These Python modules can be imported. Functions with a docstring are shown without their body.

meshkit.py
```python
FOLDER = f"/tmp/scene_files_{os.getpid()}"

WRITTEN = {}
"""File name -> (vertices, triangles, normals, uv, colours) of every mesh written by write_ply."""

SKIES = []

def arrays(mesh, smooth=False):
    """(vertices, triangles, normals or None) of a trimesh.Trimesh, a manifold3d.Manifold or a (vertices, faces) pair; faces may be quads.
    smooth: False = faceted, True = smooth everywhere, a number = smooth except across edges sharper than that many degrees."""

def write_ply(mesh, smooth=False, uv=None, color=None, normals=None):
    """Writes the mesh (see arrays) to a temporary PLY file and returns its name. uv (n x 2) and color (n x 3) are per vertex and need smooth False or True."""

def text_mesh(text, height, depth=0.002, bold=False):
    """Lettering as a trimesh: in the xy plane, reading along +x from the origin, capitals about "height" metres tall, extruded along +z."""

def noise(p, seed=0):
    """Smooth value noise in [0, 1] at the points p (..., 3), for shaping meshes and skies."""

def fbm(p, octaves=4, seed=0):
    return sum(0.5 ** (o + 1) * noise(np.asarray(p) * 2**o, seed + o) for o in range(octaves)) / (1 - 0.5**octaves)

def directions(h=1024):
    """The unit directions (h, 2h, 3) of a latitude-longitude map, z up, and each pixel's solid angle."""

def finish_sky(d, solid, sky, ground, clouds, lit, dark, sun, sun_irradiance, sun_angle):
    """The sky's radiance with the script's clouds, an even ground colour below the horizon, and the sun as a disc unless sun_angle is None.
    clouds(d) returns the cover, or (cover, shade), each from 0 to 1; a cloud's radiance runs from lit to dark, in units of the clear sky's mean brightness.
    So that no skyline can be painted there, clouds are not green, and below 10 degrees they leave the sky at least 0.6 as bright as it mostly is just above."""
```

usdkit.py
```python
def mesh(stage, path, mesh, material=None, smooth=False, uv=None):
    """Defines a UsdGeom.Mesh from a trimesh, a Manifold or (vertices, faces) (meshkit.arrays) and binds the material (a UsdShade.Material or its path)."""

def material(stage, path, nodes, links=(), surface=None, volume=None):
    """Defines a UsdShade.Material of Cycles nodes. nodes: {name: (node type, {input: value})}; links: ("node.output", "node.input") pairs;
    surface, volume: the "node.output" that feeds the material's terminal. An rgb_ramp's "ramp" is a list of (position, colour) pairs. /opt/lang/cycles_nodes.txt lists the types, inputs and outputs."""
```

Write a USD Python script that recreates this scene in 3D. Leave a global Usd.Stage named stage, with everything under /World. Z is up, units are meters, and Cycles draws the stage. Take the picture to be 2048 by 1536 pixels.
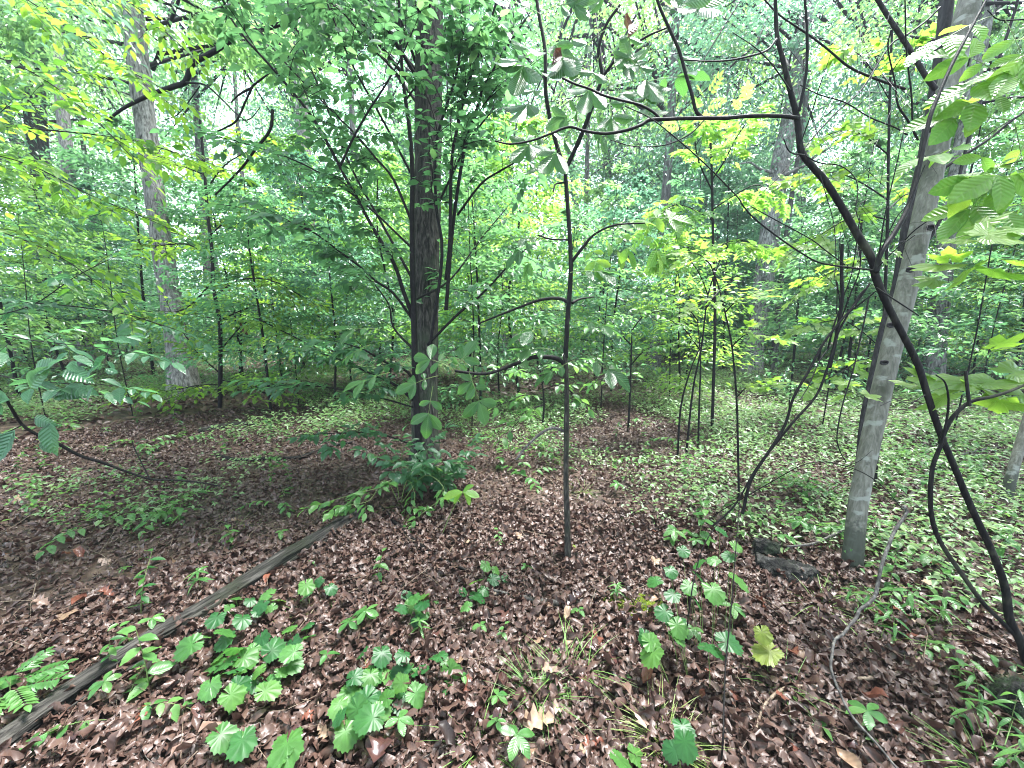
import math
import numpy as np
import usdkit
from meshkit import fbm, noise
from pxr import Usd, UsdGeom, UsdLux, UsdShade, Gf, Sdf, Vt

stage = Usd.Stage.CreateInMemory()
UsdGeom.SetStageUpAxis(stage, UsdGeom.Tokens.z)
UsdGeom.SetStageMetersPerUnit(stage, 1.0)
UsdGeom.Xform.Define(stage, '/World')
UsdGeom.Scope.Define(stage, '/World/Looks')

# ------------------------------------------------------------------ camera, sky, sun, exposure
EYE = np.array([0.0, 0.0, 1.55])
PITCH = math.radians(9.0)
FPX = 800.0                      # focal length in pixels of the 2048-wide photograph
cam = UsdGeom.Camera.Define(stage, '/World/camera')
cam.AddTranslateOp().Set(Gf.Vec3d(*EYE))
cam.AddRotateXOp().Set(90.0 - math.degrees(PITCH))
cam.CreateHorizontalApertureAttr(36.0)
cam.CreateVerticalApertureAttr(27.0)
cam.CreateFocalLengthAttr(36.0 * FPX / 2048.0)
cam.CreateClippingRangeAttr(Gf.Vec2f(0.05, 2000.0))
cam.CreateExposureAttr(4.15)

SUN_DIR = np.array([0.28, 0.22, 0.95]); SUN_DIR = SUN_DIR / np.linalg.norm(SUN_DIR)
SUN_EL, SUN_ROT = math.asin(SUN_DIR[2]), math.atan2(SUN_DIR[0], SUN_DIR[1])
SKY_STRENGTH = 0.055
sky_mat = usdkit.material(stage, '/World/Looks/overcast_sky', {
    'tc': ('texture_coordinate', {}),
    'sky': ('sky_texture', {'sky_type': 'single_scattering', 'sun_disc': False, 'sun_elevation': SUN_EL, 'sun_rotation': SUN_ROT}),
    'nz': ('noise_texture', {'scale': 2.2, 'detail': 4.0, 'roughness': 0.55}),
    'rp': ('rgb_ramp', {'ramp': [(0.0, (0.80, 0.80, 0.80)), (1.0, (1.0, 1.0, 1.0))]}),
    'cl': ('mix_color', {'blend_type': 'mix', 'fac': 0.5, 'a': (3.9, 4.8, 6.0), 'b': (5.9, 6.8, 8.0), 'use_clamp': False}),
    'mx': ('mix_color', {'blend_type': 'mix', 'use_clamp': False}),
    'bg': ('background_shader', {'strength': SKY_STRENGTH}),
}, [('tc.generated', 'nz.vector'), ('nz.fac', 'rp.fac'), ('nz.fac', 'cl.fac'), ('rp.color', 'mx.fac'),
    ('sky.color', 'mx.a'), ('cl.result', 'mx.b'), ('mx.result', 'bg.color')], surface='bg.background')
dome = UsdLux.DomeLight.Define(stage, '/World/sky')
UsdShade.MaterialBindingAPI.Apply(dome.GetPrim()).Bind(sky_mat)
dome.GetPrim().SetCustomDataByKey('kind', 'structure')
sun = UsdLux.DistantLight.Define(stage, '/World/sun')
sun.CreateNormalizeAttr(True) if hasattr(sun, 'CreateNormalizeAttr') else None
UsdLux.LightAPI(sun.GetPrim()).CreateNormalizeAttr(True)
sun.CreateIntensityAttr(0.40)
sun.CreateAngleAttr(18.0)
sun.CreateColorAttr(Gf.Vec3f(1.0, 0.985, 0.96))
sun.AddRotateZOp().Set(-math.degrees(SUN_ROT))
sun.AddRotateXOp().Set(-(90.0 - math.degrees(SUN_EL)))
HAZE_DENSITY = 0.0009

# ------------------------------------------------------------------ helpers
UP = np.array([0.0, 0.0, 1.0])
FWD = np.array([0.0, math.cos(PITCH), -math.sin(PITCH)])
CUP = np.array([0.0, math.sin(PITCH), math.cos(PITCH)])
RGT = np.array([1.0, 0.0, 0.0])


def unit(v):
    v = np.asarray(v, float)
    return v / np.maximum(np.linalg.norm(v, axis=-1, keepdims=True), 1e-9)


def ground_z(x, y):
    x, y = np.asarray(x, float), np.asarray(y, float)
    p = np.stack([x / 3.1, y / 3.1, np.zeros_like(x)], -1)
    q = np.stack([x / 0.7, y / 0.7, np.full_like(x, 5.0)], -1)
    far = np.clip((np.hypot(x, y) - 18) / 40, 0, 1)
    return 0.22 * (fbm(p, 2, 3) - 0.5) + 0.05 * (noise(q, 9) - 0.5) + 1.2 * far * (fbm(np.stack([x / 25, y / 25, np.ones_like(x)], -1), 2, 8) - 0.3)


def P(px, py, d):
    """The point at depth d seen at pixel (px, py) of the photograph."""
    return EYE + d * (FWD + (px - 1024.0) / FPX * RGT - (py - 768.0) / FPX * CUP)


def G(px, py, h=0.0):
    """The point of the ground (raised by h) seen at that pixel."""
    r = FWD + (px - 1024.0) / FPX * RGT - (py - 768.0) / FPX * CUP
    d = 3.0
    for _ in range(12):
        p = EYE + d * r
        d = min((EYE[2] - (float(ground_z(p[0], p[1])) + h)) / max(-r[2], 1e-3), 70.0)
    return EYE + d * r


def depth(p):
    return float((np.asarray(p) - EYE) @ FWD)


def path_px(pts, d0, d1=None):
    d1 = d0 if d1 is None else d1
    a = np.array(pts, float)
    s = np.concatenate([[0], np.cumsum(np.hypot(*np.diff(a, axis=0).T))])
    s = s / s[-1]
    return np.array([P(x, y, d0 + (d1 - d0) * t) for (x, y), t in zip(a, s)])


def smooth(pts, n=4):
    """A Catmull-Rom curve through the points."""
    p = np.asarray(pts, float)
    if len(p) < 3:
        return np.vstack([p[0] + (p[-1] - p[0]) * t for t in np.linspace(0, 1, n + 1)])
    e = np.vstack([2 * p[0] - p[1], p, 2 * p[-1] - p[-2]])
    t = np.linspace(0, 1, n, endpoint=False)[:, None]
    out = []
    for i in range(1, len(e) - 2):
        a, b, c, d = e[i - 1], e[i], e[i + 1], e[i + 2]
        out.append(0.5 * (2 * b + (c - a) * t + (2 * a - 5 * b + 4 * c - d) * t ** 2 + (3 * b - a - 3 * c + d) * t ** 3))
    return np.vstack(out + [p[-1:]])


def tube(path, radii, sides=6, wobble=0.0, seed=0, freq=(2.0, 2.0), cap=True):
    p = np.asarray(path, float)
    r = np.interp(np.linspace(0, 1, len(p)), np.linspace(0, 1, len(np.atleast_1d(radii))), np.atleast_1d(radii))
    t = unit(np.gradient(p, axis=0))
    ref = np.array([0.0, 0.0, 1.0]) if abs(unit(p[-1] - p[0])[2]) < 0.85 else np.array([0.0, 1.0, 0.0])
    a = unit(np.cross(t, ref)); b = np.cross(t, a)
    ang = np.arange(sides) * 2 * np.pi / sides
    rr = np.repeat(r[:, None], sides, 1)
    if wobble:
        s = np.concatenate([[0], np.cumsum(np.linalg.norm(np.diff(p, axis=0), axis=1))])
        q = np.stack([np.cos(ang)[None] * freq[0] + 0 * s[:, None], np.sin(ang)[None] * freq[0] + 0 * s[:, None], s[:, None] * freq[1] + 0 * ang[None]], -1)
        rr = rr * (1 + wobble * (2 * fbm(q, 3, seed) - 1))
    v = p[:, None] + rr[..., None] * (np.cos(ang)[None, :, None] * a[:, None] + np.sin(ang)[None, :, None] * b[:, None])
    v = v.reshape(-1, 3)
    i, j = np.meshgrid(np.arange(len(p) - 1), np.arange(sides), indexing='ij')
    q = np.stack([i * sides + j, i * sides + (j + 1) % sides, (i + 1) * sides + (j + 1) % sides, (i + 1) * sides + j], -1).reshape(-1, 4)
    f = np.vstack([q[:, [0, 1, 2]], q[:, [0, 2, 3]]])
    if cap:
        n = len(v); e = (len(p) - 1) * sides
        v = np.vstack([v, p[:1], p[-1:]])
        k = np.arange(sides)
        f = np.vstack([f, np.stack([np.full(sides, n), (k + 1) % sides, k], 1), np.stack([np.full(sides, n + 1), e + k, e + (k + 1) % sides], 1)])
    return v, f


def join(meshes):
    vs, fs, n = [], [], 0
    for v, f in meshes:
        vs.append(v); fs.append(f + n); n += len(v)
    return np.vstack(vs), np.vstack(fs)


used = {}


def numbered(parent, name):
    k = (parent, name)
    n = used.get(k, -1) + 1
    used[k] = n
    return f'{parent}/{name}' if n == 0 else f'{parent}/{name}_{n:03d}'


def tag(prim, label=None, cat=None, group=None, kind=None):
    prim = prim.GetPrim() if hasattr(prim, 'GetPrim') else prim
    for k, v in (('label', label), ('category', cat), ('group', group), ('kind', kind)):
        if v:
            prim.SetCustomDataByKey(k, v)
    return prim


def obj(name, mesh, mat, parent='/World', sm=True, uv=None):
    parent = parent if isinstance(parent, str) else str(parent.GetPath())
    return usdkit.mesh(stage, numbered(parent, name), mesh, mat, smooth=sm, uv=uv)


def thing(name, label, cat, loc=None, group=None):
    x = UsdGeom.Xform.Define(stage, numbered('/World', name))
    tag(x, label, cat, group)
    return x


# ------------------------------------------------------------------ materials
def leaf_mat(name, cols, tcols, rough=0.34, tw=0.42, vein=0.0, vfreq=55.0, spec=0.26, ribs=None):
    n = {
        'geo': ('geometry', {}), 'oi': ('object_info', {}),
        'add': ('math', {'math_type': 'add'}), 'fr': ('math', {'math_type': 'fraction'}),
        'rp': ('rgb_ramp', {'ramp': cols}), 'rt': ('rgb_ramp', {'ramp': tcols}),
        'nz': ('noise_texture', {'scale': 35.0, 'detail': 2.0}),
        'mr': ('map_range', {'from_min': 0.25, 'from_max': 0.75, 'to_min': 0.72, 'to_max': 1.28}),
        'cc': ('combine_color', {}),
        'ml': ('mix_color', {'blend_type': 'multiply', 'fac': 1.0, 'use_clamp': False}),
        'p': ('principled_bsdf', {'roughness': rough, 'specular_ior_level': spec}),
        't': ('translucent_bsdf', {}),
        'm': ('mix_closure', {'fac': tw}),
    }
    l = [('geo.random_per_island', 'add.value1'), ('oi.random', 'add.value2'), ('add.value', 'fr.value1'),
         ('fr.value', 'rp.fac'), ('fr.value', 'rt.fac'), ('geo.position', 'nz.vector'), ('nz.fac', 'mr.value'),
         ('mr.result', 'cc.r'), ('mr.result', 'cc.g'), ('mr.result', 'cc.b'), ('rp.color', 'ml.a'), ('cc.color', 'ml.b'),
         ('ml.result', 'p.base_color'), ('rt.color', 't.color'), ('p.BSDF', 'm.closure1'), ('t.BSDF', 'm.closure2')]
    if vein:
        n.update({'at': ('attribute', {'attribute': 'st'}), 'sx': ('separate_xyz', {}), 'ab': ('math', {'math_type': 'absolute'}),
                  'k1': ('math', {'math_type': 'multiply', 'value2': -0.9}), 's1': ('math', {'math_type': 'add'}),
                  'k2': ('math', {'math_type': 'multiply', 'value2': vfreq}), 'si': ('math', {'math_type': 'sine'}),
                  'bp': ('bump', {'strength': vein, 'distance': 0.004})})
        l += [('at.vector', 'sx.vector'), ('sx.x', 'ab.value1'), ('ab.value', 'k1.value1'), ('k1.value', 's1.value1'), ('sx.y', 's1.value2'),
              ('s1.value', 'k2.value1'), ('k2.value', 'si.value1'), ('si.value', 'bp.height'), ('bp.normal', 'p.normal')]
        if ribs:   # paler midrib and side veins
            n.update({'rv': ('rgb_ramp', {'ramp': [(0.0, (0, 0, 0)), (.86, (0, 0, 0)), (1.0, (.55, .55, .55))]}), 'rm': ('rgb_ramp', {'ramp': [(0.0, (.9, .9, .9)), (.012, (.7, .7, .7)), (.02, (0, 0, 0)), (1.0, (0, 0, 0))]}),
                      'mx': ('math', {'math_type': 'maximum'}), 'vc': ('mix_color', {'blend_type': 'mix', 'b': ribs}), 'hf': ('math', {'math_type': 'multiply_add', 'value2': .5, 'value3': .5})})
            l[:] = [x for x in l if x[1] != 'p.base_color']
            l += [('si.value', 'hf.value1'), ('hf.value', 'rv.fac'), ('ab.value', 'rm.fac'), ('rv.color', 'mx.value1'), ('rm.color', 'mx.value2'), ('mx.value', 'vc.fac'), ('ml.result', 'vc.a'), ('vc.result', 'p.base_color')]
    return usdkit.material(stage, '/World/Looks/' + name, n, l, surface='m.closure')


def bark_mat(name, dark, mid, pale, scale=(30, 30, 5), moss=None, moss_amt=0.0, lichen=0.0, rough=0.75, bump=0.6, spec=0.18, bumpd=0.012, foot=None):
    n = {
        'tc': ('texture_coordinate', {}), 'mp': ('mapping', {'scale': scale}),
        'n1': ('noise_texture', {'scale': 1.0, 'detail': 6.0, 'roughness': 0.62, 'distortion': 0.3}),
        'n2': ('noise_texture', {'scale': 4.0, 'detail': 4.0, 'roughness': 0.6}),
        'rp': ('rgb_ramp', {'ramp': [(0.34, dark), (0.5, mid), (0.66, pale)]}),
        'p': ('principled_bsdf', {'roughness': rough, 'specular_ior_level': spec}),
        'bp': ('bump', {'strength': bump, 'distance': bumpd}),
    }
    l = [('tc.object', 'mp.vector'), ('mp.vector', 'n1.vector'), ('n1.fac', 'rp.fac'), ('n1.fac', 'bp.height'), ('bp.normal', 'p.normal'), ('tc.object', 'n2.vector')]
    col = 'rp.color'
    if moss:
        n['rm'] = ('rgb_ramp', {'ramp': [(max(0.0, 0.62 - moss_amt), (0, 0, 0)), (0.74 - moss_amt * 0.6, (1, 1, 1))]})
        n['mm'] = ('mix_color', {'blend_type': 'mix', 'b': moss})
        l += [('n2.fac', 'rm.fac'), ('rm.color', 'mm.fac'), (col, 'mm.a')]
        col = 'mm.result'
    if lichen:
        n['ml'] = ('mapping', {'scale': (9, 9, 16)})
        n['n3'] = ('noise_texture', {'scale': 1.0, 'detail': 3.0, 'roughness': 0.5})
        n['rl'] = ('rgb_ramp', {'ramp': [(0.655 - lichen, (0, 0, 0)), (0.72 - lichen, (.85, .85, .85))]})
        n['mk'] = ('mix_color', {'blend_type': 'mix', 'b': (0.165, 0.17, 0.15)})
        l += [('tc.object', 'ml.vector'), ('ml.vector', 'n3.vector'), ('n3.fac', 'rl.fac'), ('rl.color', 'mk.fac'), (col, 'mk.a')]
        col = 'mk.result'
    if foot:
        n.update({'sz': ('separate_xyz', {}), 'nf': ('noise_texture', {'scale': 30.0, 'detail': 4.0}), 'm1': ('math', {'math_type': 'multiply_add', 'value2': .30, 'value3': -.15}), 'a1': ('math', {'math_type': 'add'}),
                  'rf': ('rgb_ramp', {'ramp': [(0.0, (.9, .9, .9)), (.27, (.8, .8, .8)), (.33, (0, 0, 0)), (1.0, (0, 0, 0))]}), 'mf': ('mix_color', {'blend_type': 'mix', 'b': foot})})
        l += [('tc.object', 'sz.vector'), ('tc.object', 'nf.vector'), ('nf.fac', 'm1.value1'), ('sz.z', 'a1.value1'), ('m1.value', 'a1.value2'), ('a1.value', 'rf.fac'), ('rf.color', 'mf.fac'), (col, 'mf.a')]
        col = 'mf.result'
    l.append((col, 'p.base_color'))
    return usdkit.material(stage, '/World/Looks/' + name, n, l, surface='p.BSDF')


def R(*cs):
    k = len(cs)
    return [(i / (k - 1), c) for i, c in enumerate(cs)]


M = {}
M['leaf_mid'] = leaf_mat('leaf_mid_green', R((.024, .072, .034), (.034, .094, .042), (.050, .120, .046)), R((.12, .30, .11), (.17, .38, .13), (.24, .46, .14)), tw=.48, vein=.2, rough=.3, spec=.5)
M['leaf_bright'] = leaf_mat('leaf_yellow_green', R((.048, .125, .022), (.068, .15, .027), (.09, .17, .03)), R((.20, .43, .05), (.28, .52, .06), (.38, .60, .06)), tw=.50, vein=.4, ribs=(.13, .19, .06))
M['leaf_beech'] = leaf_mat('leaf_beech', R((.026, .080, .018), (.040, .11, .022), (.065, .145, .024)), R((.13, .32, .04), (.19, .42, .05), (.30, .52, .05)), tw=.5, vein=.25)
M['leaf_teal'] = leaf_mat('leaf_deep_green', R((.014, .050, .026), (.022, .066, .032), (.032, .088, .040)), R((.07, .21, .07), (.10, .27, .09), (.14, .32, .11)), rough=.3, tw=.36, vein=.4, spec=.36, ribs=(.05, .11, .06))
M['leaf_hickory'] = leaf_mat('leaf_hickory', R((.010, .038, .012), (.015, .050, .015), (.024, .068, .020)), R((.07, .20, .04), (.11, .27, .06), (.15, .34, .07)), rough=.22, tw=.42, vein=.4, vfreq=75, spec=.34, ribs=(.07, .13, .05))
M['leaf_vine'] = leaf_mat('leaf_glossy_vine', R((.010, .050, .014), (.017, .068, .018), (.045, .11, .022)), R((.07, .24, .04), (.12, .32, .05), (.24, .44, .05)), rough=.42, tw=.36, spec=.26)
M['leaf_herb'] = leaf_mat('leaf_herb', R((.032, .095, .024), (.045, .115, .03), (.065, .14, .038)), R((.12, .30, .06), (.18, .38, .08), (.25, .46, .09)), rough=.3, tw=.36, vein=.2, spec=.32)
M['leaf_cover'] = leaf_mat('leaf_ground_cover', R((.075, .135, .058), (.10, .16, .068), (.13, .18, .080)), R((.18, .34, .12), (.24, .40, .14), (.3, .44, .16)), rough=.35, tw=.38, spec=.4)
M['leaf_far'] = leaf_mat('leaf_far_mixed', R((.032, .096, .048), (.044, .118, .056), (.068, .150, .056)), R((.15, .36, .14), (.21, .44, .16), (.32, .56, .14)), rough=.28, tw=.50, spec=.6)
M['leaf_far_teal'] = leaf_mat('leaf_far_deep', R((.026, .078, .054), (.034, .095, .060), (.046, .114, .066)), R((.12, .31, .17), (.17, .37, .19), (.22, .43, .20)), rough=.26, tw=.46, spec=.65)
M['leaf_far_bright'] = leaf_mat('leaf_far_bright', R((.050, .135, .032), (.070, .16, .036), (.100, .18, .036)), R((.24, .50, .09), (.32, .58, .09), (.44, .66, .09)), rough=.3, tw=.52, spec=.42)
M['grass'] = leaf_mat('grass_blades', R((.06, .13, .03), (.09, .17, .04), (.15, .20, .06)), R((.18, .36, .06), (.26, .44, .07), (.36, .46, .1)), rough=.4, tw=.35)
M['moss'] = leaf_mat('moss_fronds', R((.09, .14, .02), (.13, .18, .025), (.16, .20, .03)), R((.24, .34, .03), (.30, .40, .04), (.34, .42, .05)), rough=.6, tw=.3)
M['moss_dark'] = leaf_mat('moss_dark', R((.02, .045, .02), (.03, .06, .026), (.045, .08, .03)), R((.05, .1, .04), (.06, .12, .05), (.08, .14, .05)), rough=.6, tw=.25)
M['litter'] = leaf_mat('fallen_leaf_brown', [(0, (.008, .005, .0045)), (.22, (.026, .014, .011)), (.48, (.064, .036, .028)), (.70, (.115, .069, .053)), (.87, (.19, .126, .098)), (.96, (.28, .20, .155)), (1, (.36, .28, .22))], [(0, (.03, .012, .01)), (.6, (.09, .04, .028)), (1, (.3, .2, .13))], rough=.46, tw=.08, vein=.08, vfreq=30, spec=.34)
M['litter_dark'] = leaf_mat('fallen_leaf_dark', R((.020, .010, .010), (.042, .018, .016), (.06, .028, .022)), R((.03, .012, .01), (.05, .02, .016), (.06, .03, .02)), rough=.3, tw=.08, vein=.15, vfreq=30, spec=.35)
M['litter_red'] = leaf_mat('fallen_leaf_russet', R((.07, .026, .018), (.10, .036, .024), (.13, .05, .03)), R((.1, .03, .02), (.12, .04, .02), (.14, .05, .03)), rough=.3, tw=.1, vein=.15, vfreq=30)
M['litter_tan'] = leaf_mat('fallen_leaf_tan', R((.11, .068, .045), (.16, .105, .07), (.22, .155, .105)), R((.1, .06, .04), (.13, .09, .06), (.16, .11, .07)), rough=.45, tw=.12, vein=.15, vfreq=30)
M['dry_leaf'] = leaf_mat('hanging_dead_leaf', R((.05, .025, .02), (.09, .04, .025), (.12, .055, .03)), R((.1, .04, .02), (.14, .06, .03), (.16, .07, .03)), rough=.5, tw=.2, vein=.5)
M['yellow_leaf'] = leaf_mat('leaf_fading_yellow', R((.09, .12, .02), (.12, .15, .025), (.15, .17, .03)), R((.3, .36, .05), (.34, .4, .06), (.4, .42, .07)), rough=.35, tw=.4, vein=.2)

M['bark_oak'] = bark_mat('bark_oak', (.004, .0038, .0032), (.024, .0215, .0185), (.075, .068, .058), (42, 42, 6.0), moss=(.030, .040, .024), moss_amt=.12, bump=1.0, bumpd=.03)
M['bark_grey'] = bark_mat('bark_grey_oak', (.030, .027, .026), (.15, .138, .135), (.27, .255, .25), (26, 26, 3.2), moss=(.03, .036, .026), moss_amt=.04, bump=1.0, bumpd=.04)
M['bark_far'] = bark_mat('bark_far', (.025, .022, .020), (.07, .065, .062), (.13, .125, .12), (16, 16, 3), bump=.6, bumpd=.02)
M['bark_pale'] = bark_mat('bark_pale_smooth', (.055, .052, .042), (.090, .086, .070), (.130, .125, .105), (60, 60, 7), moss=(.030, .032, .020), moss_amt=.10, lichen=.075, bump=.3, bumpd=.004, rough=.6, foot=(.022, .026, .018))
M['bark_pale_dark'] = bark_mat('bark_purple_grey', (.007, .0062, .0066), (.017, .015, .016), (.034, .031, .031), (60, 60, 9), bump=.35, bumpd=.004)
M['bark_wet'] = bark_mat('bark_wet_dark', (.0012, .001, .001), (.0035, .003, .003), (.011, .010, .009), (70, 70, 12), moss=(.007, .009, .005), moss_amt=.03, bump=.6, bumpd=.005, rough=.6, spec=.12)
M['bark_lichen'] = bark_mat('bark_dark_lichen', (.0015, .0015, .0015), (.0045, .004, .004), (.015, .0135, .011), (55, 55, 10), moss=(.035, .036, .024), moss_amt=.04, bump=.8, bumpd=.006, rough=.65, spec=.1)
M['bark_sapling'] = bark_mat('bark_sapling', (.004, .0035, .003), (.014, .0125, .010), (.042, .038, .030), (70, 70, 14), moss=(.016, .02, .009), moss_amt=.10, bump=.7, bumpd=.004)
M['twig_dark'] = bark_mat('twig_dark', (.0015, .0012, .0012), (.004, .0034, .0034), (.012, .010, .009), (80, 80, 30), bump=.3, bumpd=.002, rough=.6, spec=.12)
M['twig_green'] = bark_mat('twig_green', (.05, .08, .025), (.08, .12, .035), (.12, .16, .05), (80, 80, 30), bump=.2, bumpd=.002, rough=.5)
M['twig_grey'] = bark_mat('twig_grey', (.016, .014, .013), (.045, .041, .038), (.12, .112, .10), (60, 60, 20), bump=.4, bumpd=.003, rough=.65)
M['twig_tan'] = bark_mat('twig_tan', (.05, .034, .025), (.11, .08, .058), (.22, .17, .13), (60, 60, 20), bump=.4, bumpd=.003, rough=.6)
M['log'] = bark_mat('log_weathered', (.003, .0028, .0025), (.017, .0155, .0135), (.062, .057, .051), (3.2, 48, 48), moss=(.014, .016, .009), moss_amt=.12, bump=1.0, bumpd=.03, rough=.65)
M['stump'] = bark_mat('stump_rotten', (.002, .002, .002), (.007, .0065, .006), (.045, .043, .040), (26, 26, 12), moss=(.012, .018, .009), moss_amt=.04, bump=1.0, bumpd=.03, rough=.65, spec=.12)
M['soil'] = bark_mat('ground_soil', (.012, .008, .007), (.034, .021, .016), (.075, .050, .038), (9, 9, 9), moss=(.045, .026, .018), moss_amt=.08, bump=1.0, bumpd=.02, rough=.6)

# ------------------------------------------------------------------ leaf templates: x across, y to the tip, z up
def strip_leaf(widths, fold=0.12, curl=0.1, teeth=0.0, wave=0.0, base=0.0, seed=0):
    """A leaf of rows left edge / midrib / right edge."""
    n = len(widths); t = np.linspace(0, 1, n); v, uv = [], []
    rg = np.random.default_rng(seed)
    for i, (tt, w) in enumerate(zip(t, widths)):
        k = 1 + (teeth if i % 2 else -teeth)
        zc = -curl * tt ** 2 + wave * math.sin(tt * 9 + seed)
        for s in (-1, 0, 1):
            jig = wave * rg.uniform(-1, 1) if s else 0.0
            v.append((s * w * k, tt + (0.02 if s and i % 2 else 0) * (teeth > 0), zc + (fold * w * 2 if s else 0) + jig)); uv.append((s * w, tt))
    f = []
    for i in range(n - 1):
        a = 3 * i
        for k in (0, 1):
            f += [(a + k, a + k + 1, a + k + 4), (a + k, a + k + 4, a + k + 3)]
    return np.array(v), np.array(f), np.array(uv)


def fan_leaf(angles, radii, cup=0.15, pleat=0.04, npleat=5, droop=0.12, center=(0.0, 0.0), rings=2, wav=0.0, seed=0):
    """A lobed leaf: an outline in polar form around the petiole point, with inner rings; 0 degrees is the tip."""
    a, r = np.radians(angles), np.asarray(radii, float)
    rg = np.random.default_rng(seed)
    v, uv = [(0, 0, 0)], [(0, 0)]
    n = len(a); rm = np.convolve(np.pad(r, 3, mode='edge'), np.ones(7) / 7, 'valid')
    for k in range(1, rings + 1):
        q = k / rings
        for aa, rr, r2 in zip(a, r, rm):
            x, y = rr * q * math.sin(aa), rr * q * math.cos(aa)
            z = -droop * (r2 * q) ** 2 + pleat * q * math.cos(aa * npleat * 2) + cup * (r2 * q * math.sin(aa)) ** 2 * 0.5 + wav * q * rg.uniform(-1, 1)
            v.append((x, y, z)); uv.append((0.0, aa * npleat / 5.3))
    f = []
    for i in range(n - 1):
        f.append((0, 1 + i + 1, 1 + i))
        for k in range(rings - 1):
            b, c = 1 + k * n + i, 1 + (k + 1) * n + i
            f += [(b, b + 1, c + 1), (b, c + 1, c)]
    return np.array(v, float), np.array(f), np.array(uv, float)


def prof(n, peak, w, tip=0.0, base=0.03):
    t = np.linspace(0, 1, n)
    y = np.where(t < peak, np.sin(np.clip(t / peak, 0, 1) * np.pi / 2) ** 0.8, np.cos(np.clip((t - peak) / (1 - peak), 0, 1) * np.pi / 2) ** 0.85)
    y = w * y
    y[0] = base * 0.2; y[-1] = max(tip, 0.004)
    return y


T = {}
T['ovate'] = [strip_leaf(prof(8, .36, .27), .16, .10 + .1 * k, teeth=.06, seed=k, wave=.012) for k in range(3)]
T['ovate_mid'] = [strip_leaf(prof(5, .38, .27), .16, .10 + .12 * k, seed=k) for k in range(3)]
T['ovate_low'] = [strip_leaf(np.array([.01, .25, .01]), .2, .1 + .1 * k, seed=k) for k in range(2)]
T['obovate'] = [strip_leaf(prof(11, .60, .25), .12, .12 + .12 * k, teeth=.035, seed=k, wave=.010) for k in range(3)]
T['lance'] = [strip_leaf(prof(7, .35, .11), .2, .25 + .15 * k, seed=k) for k in range(3)]
T['oval'] = [strip_leaf(prof(7, .48, .24), .15, .1 + .1 * k, seed=k) for k in range(2)]
ga = np.linspace(-172, 172, 41)
gr = np.array([(0.60 + 0.40 * max(0, math.cos(math.radians(a))) ** 1.6 + 0.14 * math.exp(-((abs(a) - 58) / 18) ** 2) + .12 * math.exp(-((abs(a) - 128) / 22) ** 2)) * (1.03 if i % 2 == 0 else 0.90) for i, a in enumerate(ga)]) * .60
T['grape'] = [fan_leaf(ga, gr, .2 + .5 * k, .018, 5, .18 + .2 * k, rings=2, wav=.004, seed=k) for k in range(3)]
ma = [-168, -140, -118, -98, -80, -68, -55, -42, -28, -18, -10, 0, 10, 18, 28, 42, 55, 68, 80, 98, 118, 140, 168]
mr = [.30, .50, .44, .40, .62, .66, .86, .60, .46, .74, .80, 1.0, .80, .74, .46, .60, .86, .66, .62, .40, .44, .50, .30]
T['maple'] = [fan_leaf(ma, np.array(mr) * .66, .1 + .3 * k, .02, 2.5, .15 + .2 * k, rings=2, wav=.02, seed=k) for k in range(3)]
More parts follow.
